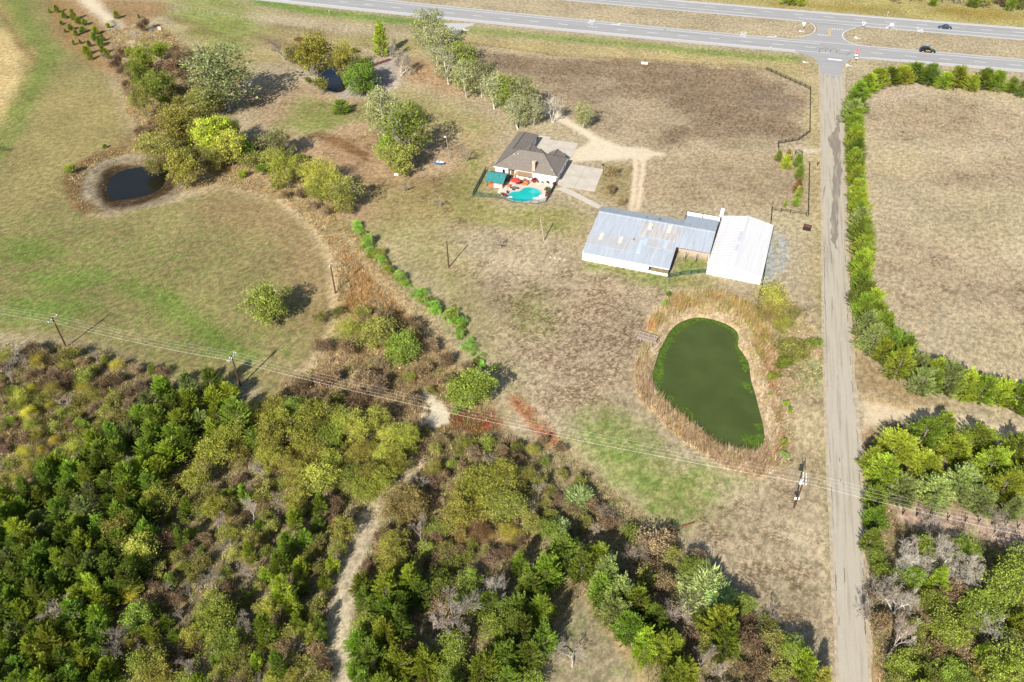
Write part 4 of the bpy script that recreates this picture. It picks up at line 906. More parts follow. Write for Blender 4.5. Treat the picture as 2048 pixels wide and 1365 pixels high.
for a0, a1, z0, z1 in ((-.1, 6.7, ZE - .12, ZR - .12), (6.7, 13.5, ZR - .12, ZE - .12)): MB().bar((a0, .53, z0), (a1, .53, z1), .03, .12).build('trim', M['grey_metal'], shed)
sm = MB(); 
for k_ in range(1, 15): sm.box((k_ * .9, .885, 1.33), (.03, .03, 2.6))
sm.build('wall_rib', M['white_metal'], shed, kind='stuff')
MB().box((13.46, 12, 1.15), (.06, 3.2, 2.3)).build('sliding_door', M['grey_metal'], shed)
# ------------------------------------------------------------ vegetation prototypes (numpy)
def kites(P, D, L, Wd, rs, ref=None):
    """one kite shaped leaf per row: from P along D, length L, width Wd"""
    n = len(P); D = D / np.maximum(np.linalg.norm(D, axis=1, keepdims=True), 1e-6); r_ = rs.normal(size=(n, 3)) if ref is None else ref + rs.normal(size=(n, 3)) * .5
    S = np.cross(D, r_); S /= np.maximum(np.linalg.norm(S, axis=1, keepdims=True), 1e-6)
    L = np.broadcast_to(np.asarray(L, float), (n,))[:, None]; Wd = np.broadcast_to(np.asarray(Wd, float), (n,))[:, None]
    V = np.stack([P, P + D * L * .45 + S * Wd * .5, P + D * L, P + D * L * .45 - S * Wd * .5], 1).reshape(-1, 3)
    return V, np.arange(4 * n).reshape(n, 4)
def tubes(segs, nside=4):
    V = []; F_ = []
    A = np.array([s[0] for s in segs]); B = np.array([s[1] for s in segs]); ra = np.array([s[2] for s in segs]); rb_ = np.array([s[3] for s in segs])
    D = B - A; D /= np.maximum(np.linalg.norm(D, axis=1, keepdims=True), 1e-6)
    up = np.where(np.abs(D[:, 2:3]) < .9, np.array([[0, 0, 1.]]), np.array([[1., 0, 0]])); U = np.cross(D, up); U /= np.linalg.norm(U, axis=1, keepdims=True); W_ = np.cross(D, U)
    n = len(segs); out = np.zeros((n, 2 * nside, 3))
    for k_ in range(nside):
        t_ = 2 * math.pi * k_ / nside; o = math.cos(t_) * U + math.sin(t_) * W_
        out[:, k_] = A + o * ra[:, None]; out[:, nside + k_] = B + o * rb_[:, None]
    f = np.array([[k_, (k_ + 1) % nside, nside + (k_ + 1) % nside, nside + k_] for k_ in range(nside)])
    return out.reshape(-1, 3), (np.arange(n)[:, None, None] * 2 * nside + f[None]).reshape(-1, 4)
class Proto: pass
def cedar(seed, Rr=2.3, H=6.2, nb=235, open_=0.0):
    rs = np.random.RandomState(seed); P = []; D = []; Ls = []; Ws = []; wob = rs.rand(6) * 6.28
    segs = [((0, 0, 0), (rs.normal() * .08, rs.normal() * .08, H * .93), .13, .03)]
    for i in range(nb):
        u = rs.rand() ** 1.15; z0 = H * (.03 + .9 * u); az = rs.rand() * 6.283
        pr = Rr * (1 - u * .97) ** .72 * (1 + .16 * math.sin(2 * az + wob[0]) + .13 * math.sin(3 * az + wob[1] + z0)) * rs.uniform(.78, 1.08)
        if u < .12: pr *= .85
        el = rs.uniform(.25, .55) + u * .75; d0 = np.array([math.cos(az) * math.cos(el), math.sin(az) * math.cos(el), math.sin(el)])
        Lb = pr / max(math.cos(el), .35); 
        if z0 + Lb * math.sin(el) > H * 1.04: Lb = (H * 1.04 - z0) / max(math.sin(el), .1)
        Lb = max(Lb, .35)
        if rs.rand() < .35: segs.append(((0, 0, z0), tuple(np.array([0, 0, z0]) + d0 * Lb * .8), .035, .012))
        ns = int(9 + Lb * 8)
        for s in np.linspace(.3, 1, ns):
            c = np.array([0, 0, z0]) + d0 * Lb * s + np.array([0, 0, .25 * s * s])
            for k_ in range(3 if s < .93 else 2):
                a = rs.uniform(-.9, .9) * (1.1 - .6 * s); side = np.array([-math.sin(az), math.cos(az), 0]); dd = d0 * math.cos(a) + side * math.sin(a) + np.array([0, 0, rs.uniform(-.1, .45)]) + rs.normal(size=3) * .22
                P.append(c + rs.normal(size=3) * .06); D.append(dd); q = rs.uniform(.15, .32) * (1.1 - .35 * s); Ls.append(q); Ws.append(q * rs.uniform(.3, .48))
    for k_ in range(30):
        P.append((rs.normal() * .05, rs.normal() * .05, H * rs.uniform(.86, 1.0))); D.append((rs.normal() * .35, rs.normal() * .35, 1)); Ls.append(.4); Ws.append(.14)
    V, F_ = kites(np.array(P), np.array(D), np.array(Ls), np.array(Ws), rs)
    p = Proto(); p.R, p.H = Rr, H; p.crown = npmesh('crown', V, F_, M['needle']); tv, tf = tubes(segs, 5); p.trunk = npmesh('trunk', tv, tf, M['bark']); return p
def skeleton(rs, H, Rr, levels, trunkfrac=.3, nch=(3, 4), spread=.7, up=.25, curve=.12, r0=.2, stems=1, lean=0.0, tap=.62):
    segs = []; tips = []
    def go(p, d_, L, r, lv):
        n = 3 if lv < levels else 2; q = p
        for k_ in range(n):
            d_ = d_ + rs.normal(size=3) * curve + np.array([0, 0, up * .12]); d_ /= np.linalg.norm(d_); q2 = q + d_ * L / n
            ra = r * (1 - .4 * k_ / n); segs.append((q, q2, ra, r * (1 - .4 * (k_ + 1) / n), lv)); q = q2
            if lv >= 1 and lv < levels and k_ < n - 1 and rs.rand() < .65:
                side(q, d_, L * rs.uniform(.45, .7), r * .45, lv + 1)
        if lv >= levels: tips.append((q, d_)); return
        for c in range(rs.randint(nch[0], nch[1] + 1)): side(q, d_, L * rs.uniform(.55, .85), r * tap, lv + 1)
    def side(q, d_, L, r, lv):
        a = rs.normal(size=3); a -= d_ * a.dot(d_); a /= np.linalg.norm(a); d2 = d_ * math.cos(spread) + a * math.sin(spread) * rs.uniform(.6, 1.2) + np.array([0, 0, up * .5]); d2 /= np.linalg.norm(d2); go(q, d2, L, r, lv)
    for s in range(stems):
        dd = np.array([rs.normal() * (.08 if stems == 1 else .45) + lean, rs.normal() * (.08 if stems == 1 else .45), 1.0]); dd /= np.linalg.norm(dd)
        go(np.array([rs.normal() * .15 * (stems > 1), rs.normal() * .15 * (stems > 1), -.1]), dd, H * trunkfrac * rs.uniform(.85, 1.15), r0, 0)
    A = np.array([t_[0] for t_ in tips]); rad = np.percentile(np.hypot(A[:, 0], A[:, 1]), 90); top = np.percentile(A[:, 2], 97)
    sx, sz = Rr * .88 / rad, H * .95 / top; S = np.array([sx, sx, sz])
    segs = [(a * S, b_ * S, ra, rb_, lv) for a, b_, ra, rb_, lv in segs]; tips = [(q * S, d_) for q, d_ in tips]
    return segs, tips
def blob_crown(rs, Rr, H, nb, zc, zr, nl, rad, lsz, narrow, droop, flat=.8):
    P = []; D = []; wob = rs.rand(4) * 6.28
    for i in range(nb):
        v = rs.normal(size=3); v /= np.linalg.norm(v); q = rs.rand() ** .42; az = math.atan2(v[1], v[0])
        f_ = 1 + .15 * math.sin(2 * az + wob[0]) + .14 * math.sin(3 * az + wob[1]) + .10 * math.sin(5 * az + wob[2] + 3 * v[2])
        c = v * q * np.array([Rr * .84 * f_, Rr * .84 * f_, zr * H * rs.uniform(.85, 1.08)]) + np.array([0, 0, zc * H])
        if c[2] < .06 * H: c[2] = .06 * H + rs.rand() * .1 * H
        r = rad * rs.uniform(.55, 1.35); m_ = max(3, int(nl * (r / rad) ** 2 * rs.uniform(.4, 1.5))); o = rs.normal(size=(m_, 3)); o /= np.linalg.norm(o, axis=1, keepdims=True); o[:, 2] = np.where(o[:, 2] < -.35, -o[:, 2], o[:, 2])
        P.append(c + o * np.array([r, r, r * flat]) * rs.uniform(.6, 1.08, (m_, 1))); D.append(o * .8 + rs.normal(size=(m_, 3)) * .6 + np.array([0, 0, .25 - droop]))
    P = np.concatenate(P); D = np.concatenate(D); L = rs.uniform(.6, 1.4, len(P)) * lsz; return kites(P, D, L, L * narrow, rs)
def tree(seed, H, Rr, levels=4, blobs=None, nl=26, lsz=.26, crad=.55, leafmat='leaf', barkmat='bark', droop=0.0, narrow=.55, twigs=True, **kw):
    rs = np.random.RandomState(seed); segs, tips = skeleton(rs, H, Rr, levels, **kw); P = []; D = []
    p = Proto(); p.R, p.H = Rr, H; big = [s[:4] for s in segs if s[4] < levels - (0 if twigs else 1)]; sm = [s[:4] for s in segs if s[4] >= levels - 1]
    tv, tf = tubes([s for s in big if s[2] > .05] or big, 5); p.trunk = npmesh('trunk', tv, tf, M[barkmat])
    if nl:
        dens = np.clip(rs.normal(1, .45, len(tips)), .1, 2.2)
        for (q, d_), w__ in zip(tips, dens):
            m_ = max(1, int(nl * w__)); o = rs.normal(size=(m_, 3)) * crad * np.array([1, 1, .7]); P.append(q + o * .8); D.append(o + rs.normal(size=(m_, 3)) * crad * .6 + np.array([0, 0, .15 - droop]))
        P = np.concatenate(P); D = np.concatenate(D); L = rs.uniform(.7, 1.3, len(P)) * lsz; V, F_ = kites(P, D, L, L * narrow, rs)
        if blobs:
            V2, F2 = blob_crown(rs, Rr, H, *blobs, lsz, narrow, droop); V, F_ = np.concatenate([V, V2]), np.concatenate([F_, F2 + len(V)])
        tw, twf = tubes([s for s in big if s[2] <= .05][:500] or sm[:300], 3)
        p.crown = npmesh('crown', V, F_, M[leafmat])
        p.trunk = npmesh('trunk', *(lambda a, b_: (np.concatenate([a[0], b_[0]]), np.concatenate([a[1][:, [0, 1, 2, 3]], b_[1] + len(a[0])])))((tv, tf), (tw, twf)), M[barkmat])
    else:
        ex = []
        for q, d_ in tips:
            for k_ in range(2): e = d_ + rs.normal(size=3) * .5; ex.append((q, q + e / np.linalg.norm(e) * rs.uniform(.25, .6) * Rr * .14, .014, .006))
        tv2, tf2 = tubes([(s[0], s[1], min(.035, max(s[2] * .6, .016)), min(.025, max(s[3] * .6, .01))) for s in sm + [s for s in big if s[2] <= .05]] + ex, 3); p.crown = npmesh('crown', tv2, tf2, M[leafmat])
    return p
def clump(seed, H, Rr, n=900, blade=.9, wd=.09, spread=.35, leafmat='leaf', vert=1.0):
    """thicket of upright blades (cane, tall weeds)"""
    rs = np.random.RandomState(seed); a = rs.rand(n) * 6.283; r = Rr * np.sqrt(rs.rand(n)) * .9
    z = rs.rand(n) ** .6 * H * np.sqrt(np.maximum(.05, 1 - (r / Rr) ** 2)) ; P = np.stack([r * np.cos(a), r * np.sin(a), z * .8], 1)
    D = np.stack([np.cos(a) * spread * r / Rr + rs.normal(size=n) * .55 + .3, np.sin(a) * spread * r / Rr + rs.normal(size=n) * .55 + .3, np.full(n, vert)], 1)
    V, F_ = kites(P, D, rs.uniform(.6, 1.3, n) * blade, wd * rs.uniform(.7, 1.4, n), rs)
    p = Proto(); p.R, p.H = Rr, H; p.crown = npmesh('foliage', V, F_, M[leafmat]); p.trunk = None
    st_ = [((x_ * .6, y_ * .6, 0), (x_, y_, h_), .03, .02) for x_, y_, h_ in zip(r[:40] * np.cos(a[:40]), r[:40] * np.sin(a[:40]), z[:40])]
    tv, tf = tubes(st_, 3); p.trunk = npmesh('stem', tv, tf, M['bark']); return p
PR = {
 'cedar': [cedar(s, 2.3, h_) for s, h_ in ((1, 6.2), (2, 5.0), (3, 7.2), (4, 5.8), (5, 6.6), (6, 4.6), (7, 6.9), (8, 5.4))],
 'tallcedar': [cedar(s, 2.1, 7.5, 210) for s in range(11, 13)],
 'elm': [tree(20 + s, 8, 4, 4, blobs=(78, .52, .44, 66, .68), nl=8, lsz=.30, crad=.5, nch=(3, 4)) for s in range(4)],
 'oak': [tree(30 + s, 8, 4.2, 4, blobs=(120, .5, .46, 74, .78), nl=6, lsz=.31, crad=.6, nch=(3, 4), trunkfrac=.24) for s in range(3)],
 'willow': [tree(40 + s, 6.5, 4, 4, blobs=(88, .5, .44, 60, .62), nl=8, lsz=.28, crad=.6, narrow=.34, droop=.05, nch=(3, 4), spread=.6, trunkfrac=.2, stems=2) for s in range(3)],
 'cotton': [tree(50 + s, 13, 5, 5, blobs=(170, .53, .46, 36, .8), nl=3, lsz=.36, crad=.55, barkmat='pale_bark', nch=(2, 3), spread=.5, trunkfrac=.2, r0=.34, up=.35) for s in range(3)],
 'bare': [tree(60 + s, 7, 3.4, 5, nl=0, leafmat='twig', barkmat='grey_twigs', nch=(2, 3), spread=.55, r0=.15) for s in range(4)],
 'barewhite': [tree(70 + s, 5.5, 3.8, 5, nl=0, leafmat='twig', barkmat='pale_bark', nch=(2, 3), spread=.75, r0=.15, curve=.22, stems=3, trunkfrac=.26) for s in range(3)],
 'shrub': [tree(80 + s, 2.2, 1.5, 2, nl=34, lsz=.2, crad=.26, stems=5, r0=.04, trunkfrac=.5) for s in range(3)],
 'brush': [tree(90 + s, 2.6, 2.1, 3, nl=20, lsz=.22, crad=.42, stems=4, r0=.05, trunkfrac=.4, nch=(2, 3), barkmat='grey_twigs') for s in range(4)],
 'cane': [clump(100 + s, 4.0, 2.6, 3200, 1.2, .15, .25, vert=.6) for s in range(2)],
 'wisp': [tree(110 + s, 5, 2.6, 4, nl=12, lsz=.2, crad=.45, narrow=.3, stems=4, r0=.05, trunkfrac=.35, nch=(2, 3)) for s in range(2)],
}
GREENS = dict(cedar=[(112,136,42),(104,130,42),(122,140,44),(98,124,44),(110,134,48)], bright=[(136,150,48),(128,146,44)], blue=[(124,138,76)], dkgreen=[(104,122,44)], olive=[(134,136,66),(140,140,70),(124,132,58)], yellow=[(176,170,60),(164,160,62)], yolive=[(150,150,64),(156,158,66),(142,148,58)],
  lime=[(160,172,58)], greyg=[(160,164,116),(152,154,112)], pale=[(146,156,98),(150,154,100)], brown=[(156,136,96),(146,128,90),(160,140,106)], rust=[(146,122,72)], grey=[(160,148,132),(150,140,126)], white=[(196,188,168),(186,178,160)], canec=[(146,166,100)], vivid=[(124,168,66),(138,176,80)], elmg=[(122,140,54),(128,144,56),(114,132,50)], orange=[(166,148,84)])
WORD = dict(cedar='green', bright='bright green', blue='blue-green', dkgreen='dark green', olive='olive', yellow='yellow', yolive='yellowish olive', lime='lime green', greyg='grey-green', pale='pale green', brown='brownish', rust='rusty', grey='grey', white='pale', canec='pale green', vivid='vivid green', elmg='green', orange='orange tinged')
NOUN = dict(cedar='cedar', tallcedar='tall cedar', elm='leafy tree', oak='dense leafy tree', willow='feathery tree', cotton='cottonwood', bare='bare twiggy tree', barewhite='pale-limbed bare tree', shrub='shrub', brush='scrubby bush', cane='cane thicket', wisp='wispy bush')
CATS = dict(cedar='tree', tallcedar='tree', elm='tree', oak='tree', willow='tree', cotton='tree', bare='tree', barewhite='tree', shrub='shrub', brush='bush', cane='plant', wisp='bush')
NAMES = dict(cedar='cedar_tree', tallcedar='cedar_tree', elm='leafy_tree', oak='leafy_tree', willow='willow_tree', cotton='cottonwood_tree', bare='bare_tree', barewhite='bare_tree', shrub='shrub', brush='bush', cane='cane_thicket', wisp='bush')
trees = []; tr = random.Random(21); HG = 'trees in the open wood left of the sandy path'
PTH = [tuple(p_) for p_ in dens(np.array(path, float), 6)]
def T(kind, cx, cy, wpx, colr, zone, h=None, base=False, lab=None, hs=1.0):
    wpx = wpx * (1.16 if cy < 450 and kind in ('elm', 'oak', 'willow', 'brush') else 1.0); Rr = wpx * mpp(cy) / 2; pr_ = tr.choice(PR[kind]); ratio = pr_.H / pr_.R; hh = (h * (1.45 if cy < 450 and kind in ('elm', 'oak', 'willow') else 1)) if h else min(Rr * ratio, {'cedar': 7, 'bare': 8}.get(kind, 16)) * tr.uniform(.85, 1.15) * hs
    x, y = G(cx, cy, 0 if base else hh * .5); o = bpy.data.objects.new(NAMES[kind], None); COL.objects.link(o); o.empty_display_size = .5
    o.location = (x, y, zat(x, y)); o.rotation_euler = (0, 0, tr.uniform(0, 6.28)); s = Rr / pr_.R; o.scale = (s * tr.uniform(.93, 1.07), s * tr.uniform(.93, 1.07), hh / pr_.H)
    c = tr.choice(GREENS[colr]); j = tr.uniform(.9, 1.1)
    kk = {'cedar': 2.05, 'tallcedar': 2.05, 'bare': 1.5, 'barewhite': 1.35, 'cotton': 1.4}.get(kind, 1.25 if colr in ('brown', 'rust', 'orange') else 1.7)
    for nm, me in (('trunk', pr_.trunk), ('crown', pr_.crown)):
        q = bpy.data.objects.new('stem' if (kind == 'cane' and nm == 'trunk') else nm, me); COL.objects.link(q); q.parent = o; q.color = (*pc(min(255, c[0] * j), min(255, c[1] * j), c[2] * j, kk), 1)
    trees.append(dict(o=o, kind=kind, col=colr, px=(cx, cy), R=Rr, w=wpx, zone=zone, lab=lab)); return o
def TT(kind, colr, zone, rows, **kw):
    for r in rows: T(kind, r[0], r[1], r[2], colr, zone, **kw)
def inpoly(x, y, P):
    ins = False; n = len(P)
    for i in range(n):
        (x0, y0), (x1, y1) = P[i], P[(i + 1) % n]
        if (y0 > y) != (y1 > y) and x < (x1 - x0) * (y - y0) / (y1 - y0) + x0: ins = not ins
    return ins
def fill(P, mind, kinds, zone, nmax=200, tries=4000, avoid=None):
    xs_ = [p_[0] for p_ in P]; ys_ = [p_[1] for p_ in P]; pts = [(t_['px'][0], t_['px'][1], t_['w'] * .5) for t_ in trees if min(xs_) - 80 < t_['px'][0] < max(xs_) + 80 and min(ys_) - 80 < t_['px'][1] < max(ys_) + 80]; out = 0
    for _ in range(tries):
        if out >= nmax: break
        x, y = tr.uniform(min(xs_), max(xs_)), tr.uniform(min(ys_), max(ys_))
        if not inpoly(x, y, P): continue
        k_ = tr.choices(kinds, [q[0] for q in kinds])[0]; w_px = tr.uniform(k_[3], k_[4])
        if zone in (HG, globals().get('HH')) and min(math.hypot(x - a, y - b_) for a, b_ in PTH) < 34: continue
        if any((x - a) ** 2 + (y - b_) ** 2 < (mind if r_ is None else min(mind + r_ * .35, mind * 1.5)) ** 2 for a, b_, r_ in pts): continue
        pts.append((x, y, w_px * .3)); T(k_[1], x, y, w_px, k_[2], zone); out += 1

# --- hedge of cedars right of the county road
H1 = 'cedars in the hedge beside the county road'
row = [(2046,178,26),(2024,172,30),(1994,163,42),(1970,160,46),(1945,168,30),(1916,156,48),(1890,162,42),(1860,152,46),(1832,146,56),(1806,152,50),(1780,152,48),(1757,158,45),(1737,168,45),(1720,182,46)]
for r in row: T('cedar', r[0], r[1], r[2] * 1.15, 'cedar' if tr.random() < .7 else 'bright', 'cedars in the row along the highway', hs=.9)
col_ = [(1712,205,46,'cedar'),(1706,226,46,'blue'),(1710,252,40,'cedar'),(1713,276,38,'bright'),(1712,300,38,'cedar'),(1710,328,36,'cedar'),(1713,354,36,'bright'),(1716,384,38,'bright'),(1718,412,38,'bright'),(1722,440,42,'blue'),(1723,466,42,'cedar'),(1725,495,46,'cedar'),(1726,520,46,'bright'),(1727,545,44,'bright'),(1727,570,44,'cedar'),(1726,592,50,'dkgreen'),(1745,605,50,'bright'),(1730,618,46,'cedar'),
        (1752,632,56,'cedar'),(1735,652,56,'blue'),(1768,655,56,'cedar'),(1748,680,58,'blue'),(1782,688,62,'cedar'),(1812,700,50,'cedar'),(1768,706,50,'bright'),(1800,728,62,'cedar'),(1835,738,60,'blue'),(1872,745,54,'bright'),(1845,765,50,'blue'),(1900,760,58,'blue'),(1935,770,60,'bright'),(1970,782,58,'cedar'),(2003,788,54,'bright'),(2035,798,54,'cedar'),(2066,805,56,'cedar')]
for x, y, w__, cc in col_: T('cedar', x, y, w__ * 1.2, cc, H1)
for (x, y, w__, cc), (x2, y2, w2, c2_) in zip(col_[:-1], col_[1:]):
    T('cedar', (x + x2) / 2 + tr.uniform(-6, 6), (y + y2) / 2, min(w__, w2), 'cedar', H1, hs=.85)
# --- block of big cedars right of the road
H2 = 'big cedars in the wood right of the road'
for x, y, w__, cc in [(1800,892,92,'bright'),(1852,868,84,'cedar'),(1768,945,88,'cedar'),(1852,928,92,'bright'),(1912,900,88,'bright'),(1962,880,84,'cedar'),(1925,962,88,'blue'),(1988,928,92,'bright'),(2035,898,84,'cedar'),(1805,985,80,'blue'),(2010,975,82,'bright'),(2052,962,80,'cedar'),(1752,1000,60,'cedar'),(1750,1040,56,'cedar'),(1742,1082,48,'dkgreen'),(1872,985,84,'blue'),(1962,1002,66,'blue'),(1890,850,60,'cedar'),(1745,920,52,'bright'),(2025,1020,50,'blue')]:
    T('cedar', x, y, w__ * 1.04, cc, H2, hs=.85)
# --- wood bottom right
H3 = 'trees in the wood at the bottom right'
TT('barewhite', 'white', H3, [(1795,1120,120),(1900,1115,120),(1955,1160,110),(1800,1205,105),(1985,1265,90)])
TT('bare', 'grey', H3, [(1790,1290,110),(1860,1045,50),(1740,1225,60),(2000,1050,60),(1825,1120,70)])
TT('brush', 'brown', H3, [(1905,1200,70),(1925,1300,60),(1870,1300,60),(1765,1180,56),(1770,1250,56)])
TT('elm', 'elmg', H3, [(1850,1098,56),(1930,1105,60),(1893,1272,84),(2012,1190,96),(2042,1130,80),(1962,1215,76),(2005,1335,96),(1770,1150,48)])
fill([(1748,1100),(2070,1130),(2070,1390),(1790,1390),(1755,1250)], 28, [(.35,'elm','elmg',46,70),(.2,'elm','olive',45,66),(.35,'brush','olive',36,56),(.07,'barewhite','white',50,80),(.12,'cedar','bright',40,60)], H3, 60)
# --- reeds side bushes by the green pond
H4 = 'bushes on the banks of the green pond'
T('wisp', 1548, 600, 84, 'yolive', H4, h=7.5); T('wisp', 1545, 625, 70, 'orange', H4, h=6); T('wisp', 1556, 655, 66, 'yolive', H4, h=5); T('oak', 1586, 702, 72, 'olive', H4, h=3.6); T('wisp', 1592, 632, 34, 'olive', H4)
T('shrub', 1574, 728, 36, 'dkgreen', H4); T('shrub', 1626, 686, 28, 'elmg', H4); T('shrub', 1547, 757, 22, 'bright', H4); T('shrub', 1553, 752, 16, 'elmg', H4)
for x, y, w__ in ((1572,806,16),(1578,820,14),(1570,888,20),(1568,912,15),(1540,790,12)): T('shrub', x, y, w__, 'vivid' if w__ < 16 else 'bright', H4)
T('shrub', 1337, 592, 16, 'dkgreen', H4); T('shrub', 1333, 612, 20, 'elmg', H4)
# --- shrubs in the small yard by the county road
H5 = 'shrubs in the fenced yard by the road'
for x, y, w__, cc in ((1557,313,20,'elmg'),(1576,312,18,'orange'),(1573,326,24,'bright'),(1597,322,26,'elmg'),(1599,346,24,'dkgreen'),(1597,374,24,'rust'),(1597,386,18,'elmg'),(1593,405,18,'cedar'),(1571,407,11,'elmg'),(1545,405,9,'grey')): T('cedar', x, y, w__, cc, H5)
for x, y, w__ in ((1230,343,26),(1222,378,22),(1240,405,18)): T('brush', x, y, w__, 'brown', 'brown shrubs beside the driveway slab')
# --- upper left thicket of young cedars
H6 = 'young cedars at the top left'
for r in [(112,18,15),(127,30,17),(145,30,18),(155,42,17),(140,55,15),(168,45,15),(165,60,17),(190,62,17),(188,75,15),(178,88,11),(200,85,19),(205,100,19),(172,102,20),(178,112,17),(213,108,17),(185,72,14),(150,66,13),(130,62,9),(146,85,9),(160,84,9),(205,76,12),(216,52,12),(232,30,15),(277,33,8),(98,22,9),(122,46,10)]: T('cedar', *r, 'cedar' if tr.random() < .6 else 'bright', H6, hs=.7)
# --- creek trees
H7 = 'trees along the creek left of the house'
T('bare', 265, 75, 36, 'white', H7, h=6); TT('bare', 'grey', H7, [(232,95,26),(212,115,20),(300,65,30)])
TT('brush', 'brown', H7, [(235,125,30),(250,105,32),(290,50,26),(265,150,28),(240,145,24),(340,140,40),(385,175,36),(375,130,36),(355,105,30),(395,200,36),(425,190,30),(345,175,30)])
T('elm', 280, 122, 50, 'elmg', H7, h=8); T('elm', 318, 104, 34, 'cedar', H7); T('oak', 278, 153, 34, 'dkgreen', H7, h=8); T('elm', 312, 177, 54, 'elmg', H7, h=8); T('willow', 285, 205, 36, 'olive', H7, h=8); T('shrub', 331, 203, 26, 'lime', H7)
T('wisp', 362, 118, 54, 'brown', H7, h=7)
T('cotton', 443, 160, 140, 'pale', H7, h=22, lab='largest pale green cottonwood, casting a long shadow above the dark pond'); T('elm', 405, 208, 62, 'olive', H7, h=8)
T('oak', 362, 250, 78, 'yolive', H7, h=8); T('oak', 424, 277, 66, 'lime', H7, h=10, lab='bright lime green rounded tree standing right of the dark pond'); T('elm', 458, 296, 58, 'yolive', H7, h=8); T('oak', 483, 300, 42, 'dkgreen', H7, h=6); T('elm', 305, 292, 56, 'olive', H7, h=6)
T('elm', 361, 343, 64, 'yolive', H7, h=8, lab='yellowish tree hanging over the right end of the dark pond'); T('elm', 558, 287, 54, 'pale', H7, h=7); T('shrub', 520, 342, 30, 'elmg', H7); T('shrub', 487, 348, 22, 'bright', H7); T('willow', 572, 345, 62, 'yolive', H7, h=7)
T('willow', 622, 350, 60, 'yolive', H7, h=6); T('willow', 660, 372, 66, 'yolive', H7, h=6); T('elm', 688, 388, 60, 'olive', H7, h=7); T('brush', 602, 390, 28, 'brown', H7); T('willow', 640, 385, 40, 'olive', H7); T('willow', 538, 318, 44, 'olive', H7); T('shrub', 145, 340, 24, 'elmg', H7); T('shrub', 210, 294, 11, 'dkgreen', H7)
fill([(240,130),(290,80),(400,130),(440,220),(330,240),(250,180)], 17, [(.6,'brush','brown',24,34),(.25,'bare','grey',22,32),(.2,'brush','olive',20,30)], H7, 44)
fill([(290,225),(420,240),(520,290),(500,330),(430,320),(300,330),(280,290)], 20, [(.4,'brush','olive',26,38),(.3,'elm','olive',36,50),(.3,'brush','brown',24,34)], H7, 16)
fill([(480,290),(640,330),(690,430),(610,410),(480,345)], 22, [(.6,'brush','olive',20,32),(.4,'brush','brown',20,30)], H7, 16)
# --- trees round the muddy pond
H8 = 'trees round the muddy pond'
T('bare', 566, 103, 62, 'grey', H8, h=7, lab='spreading leafless grey tree left of the muddy pond'); T('brush', 597, 82, 22, 'rust', H8); T('oak', 590, 110, 38, 'olive', H8, h=5); T('oak', 628, 112, 70, 'yolive', H8, h=11, lab='big yellowish round tree on the left bank of the muddy pond'); T('willow', 682, 120, 44, 'yolive', H8, h=9)
T('shrub', 640, 176, 36, 'olive', H8); T('shrub', 614, 163, 16, 'olive', H8); T('oak', 718, 160, 62, 'cedar', H8, h=8, lab='dark green spreading tree on the near bank of the muddy pond'); T('oak', 728, 142, 44, 'dkgreen', H8, h=7); T('tallcedar', 761, 80, 42, 'bright', H8, h=13, lab='bright green conifer standing behind the muddy pond'); T('shrub', 707, 103, 14, 'dkgreen', H8)
T('barewhite', 792, 94, 30, 'white', H8, h=8); T('barewhite', 800, 128, 44, 'white', H8, h=9); T('cedar', 681, 215, 44, 'dkgreen', H8, h=4.6, lab='round dark juniper alone on the lawn below the muddy pond')
# --- row along the drive
H9 = 'cottonwoods lining the gravel drive'
for x, y, w__, h_, cc in ((856,62,64,14,'pale'),(872,92,60,13,'greyg'),(898,104,62,14,'pale'),(922,128,58,13,'elmg'),(895,132,54,12,'greyg'),(932,158,50,12,'pale'),(962,160,54,11,'pale'),(988,184,50,11,'greyg'),(1014,188,54,11,'elmg'),(1048,198,62,12,'pale'),(1036,226,44,10,'greyg'),(1068,222,44,9,'greyg')): T('cotton', x, y, w__ * 1.18, cc, H9, h=h_ * 1.15)
T('barewhite', 1106, 219, 42, 'white', H9, h=9.5, lab='slim leafless whitish tree between the gravel drive and the house'); T('cotton', 1167, 232, 48, 'pale', H9, h=9, lab='thin leaved tree at the bend of the gravel drive')
# --- pair by the dark blue box
T('cotton', 762, 232, 92, 'pale', H9, h=17, lab='tall thin crowned pale cottonwood, left of the pair near the house'); T('cotton', 818, 268, 104, 'elmg', H9, h=18, lab='fuller greener cottonwood, right of the pair near the house'); T('oak', 800, 318, 64, 'olive', H9, h=7); T('oak', 775, 300, 40, 'elmg', H9, h=7)
T('bare', 932, 308, 38, 'grey', H9, h=6, lab='leafless grey tree standing left of the house roof'); T('bare', 880, 405, 36, 'grey', H9, h=3.4, lab='small leafless shrub on the bare brown ground below the blue boat'); T('bare', 805, 381, 26, 'grey', H9, h=2.6, lab='tiny grey leafless shrub left of the brown patch'); T('bare', 1003, 488, 28, 'grey', H9, h=3.2, lab='crooked leafless sapling between the two bare wooden poles')
# --- middle
HB = 'trees in the brush above the power line'
T('oak', 538, 613, 92, 'olive', HB, h=9, lab='lone round olive green tree in the mown left field'); T('oak', 752, 668, 82, 'olive', HB, h=7); T('oak', 802, 700, 84, 'elmg', HB, h=7); T('wisp', 698, 660, 70, 'yolive', HB, h=6); T('elm', 950, 778, 96, 'elmg', HB, h=8.5); T('elm', 922, 800, 60, 'elmg', HB, h=6)
TT('brush', 'brown', HB, [(770,640,50),(820,650,44),(700,700,46),(640,700,40),(850,740,44),(720,760,50),(660,760,50),(600,770,44),(760,770,50),(820,800,40),(930,740,34),(860,690,40)])
fill([(640,620),(740,620),(880,680),(900,760),(840,800),(640,800),(580,770),(640,730)], 30, [(.6,'brush','brown',28,44),(.4,'brush','olive',26,40)], HB, 24)
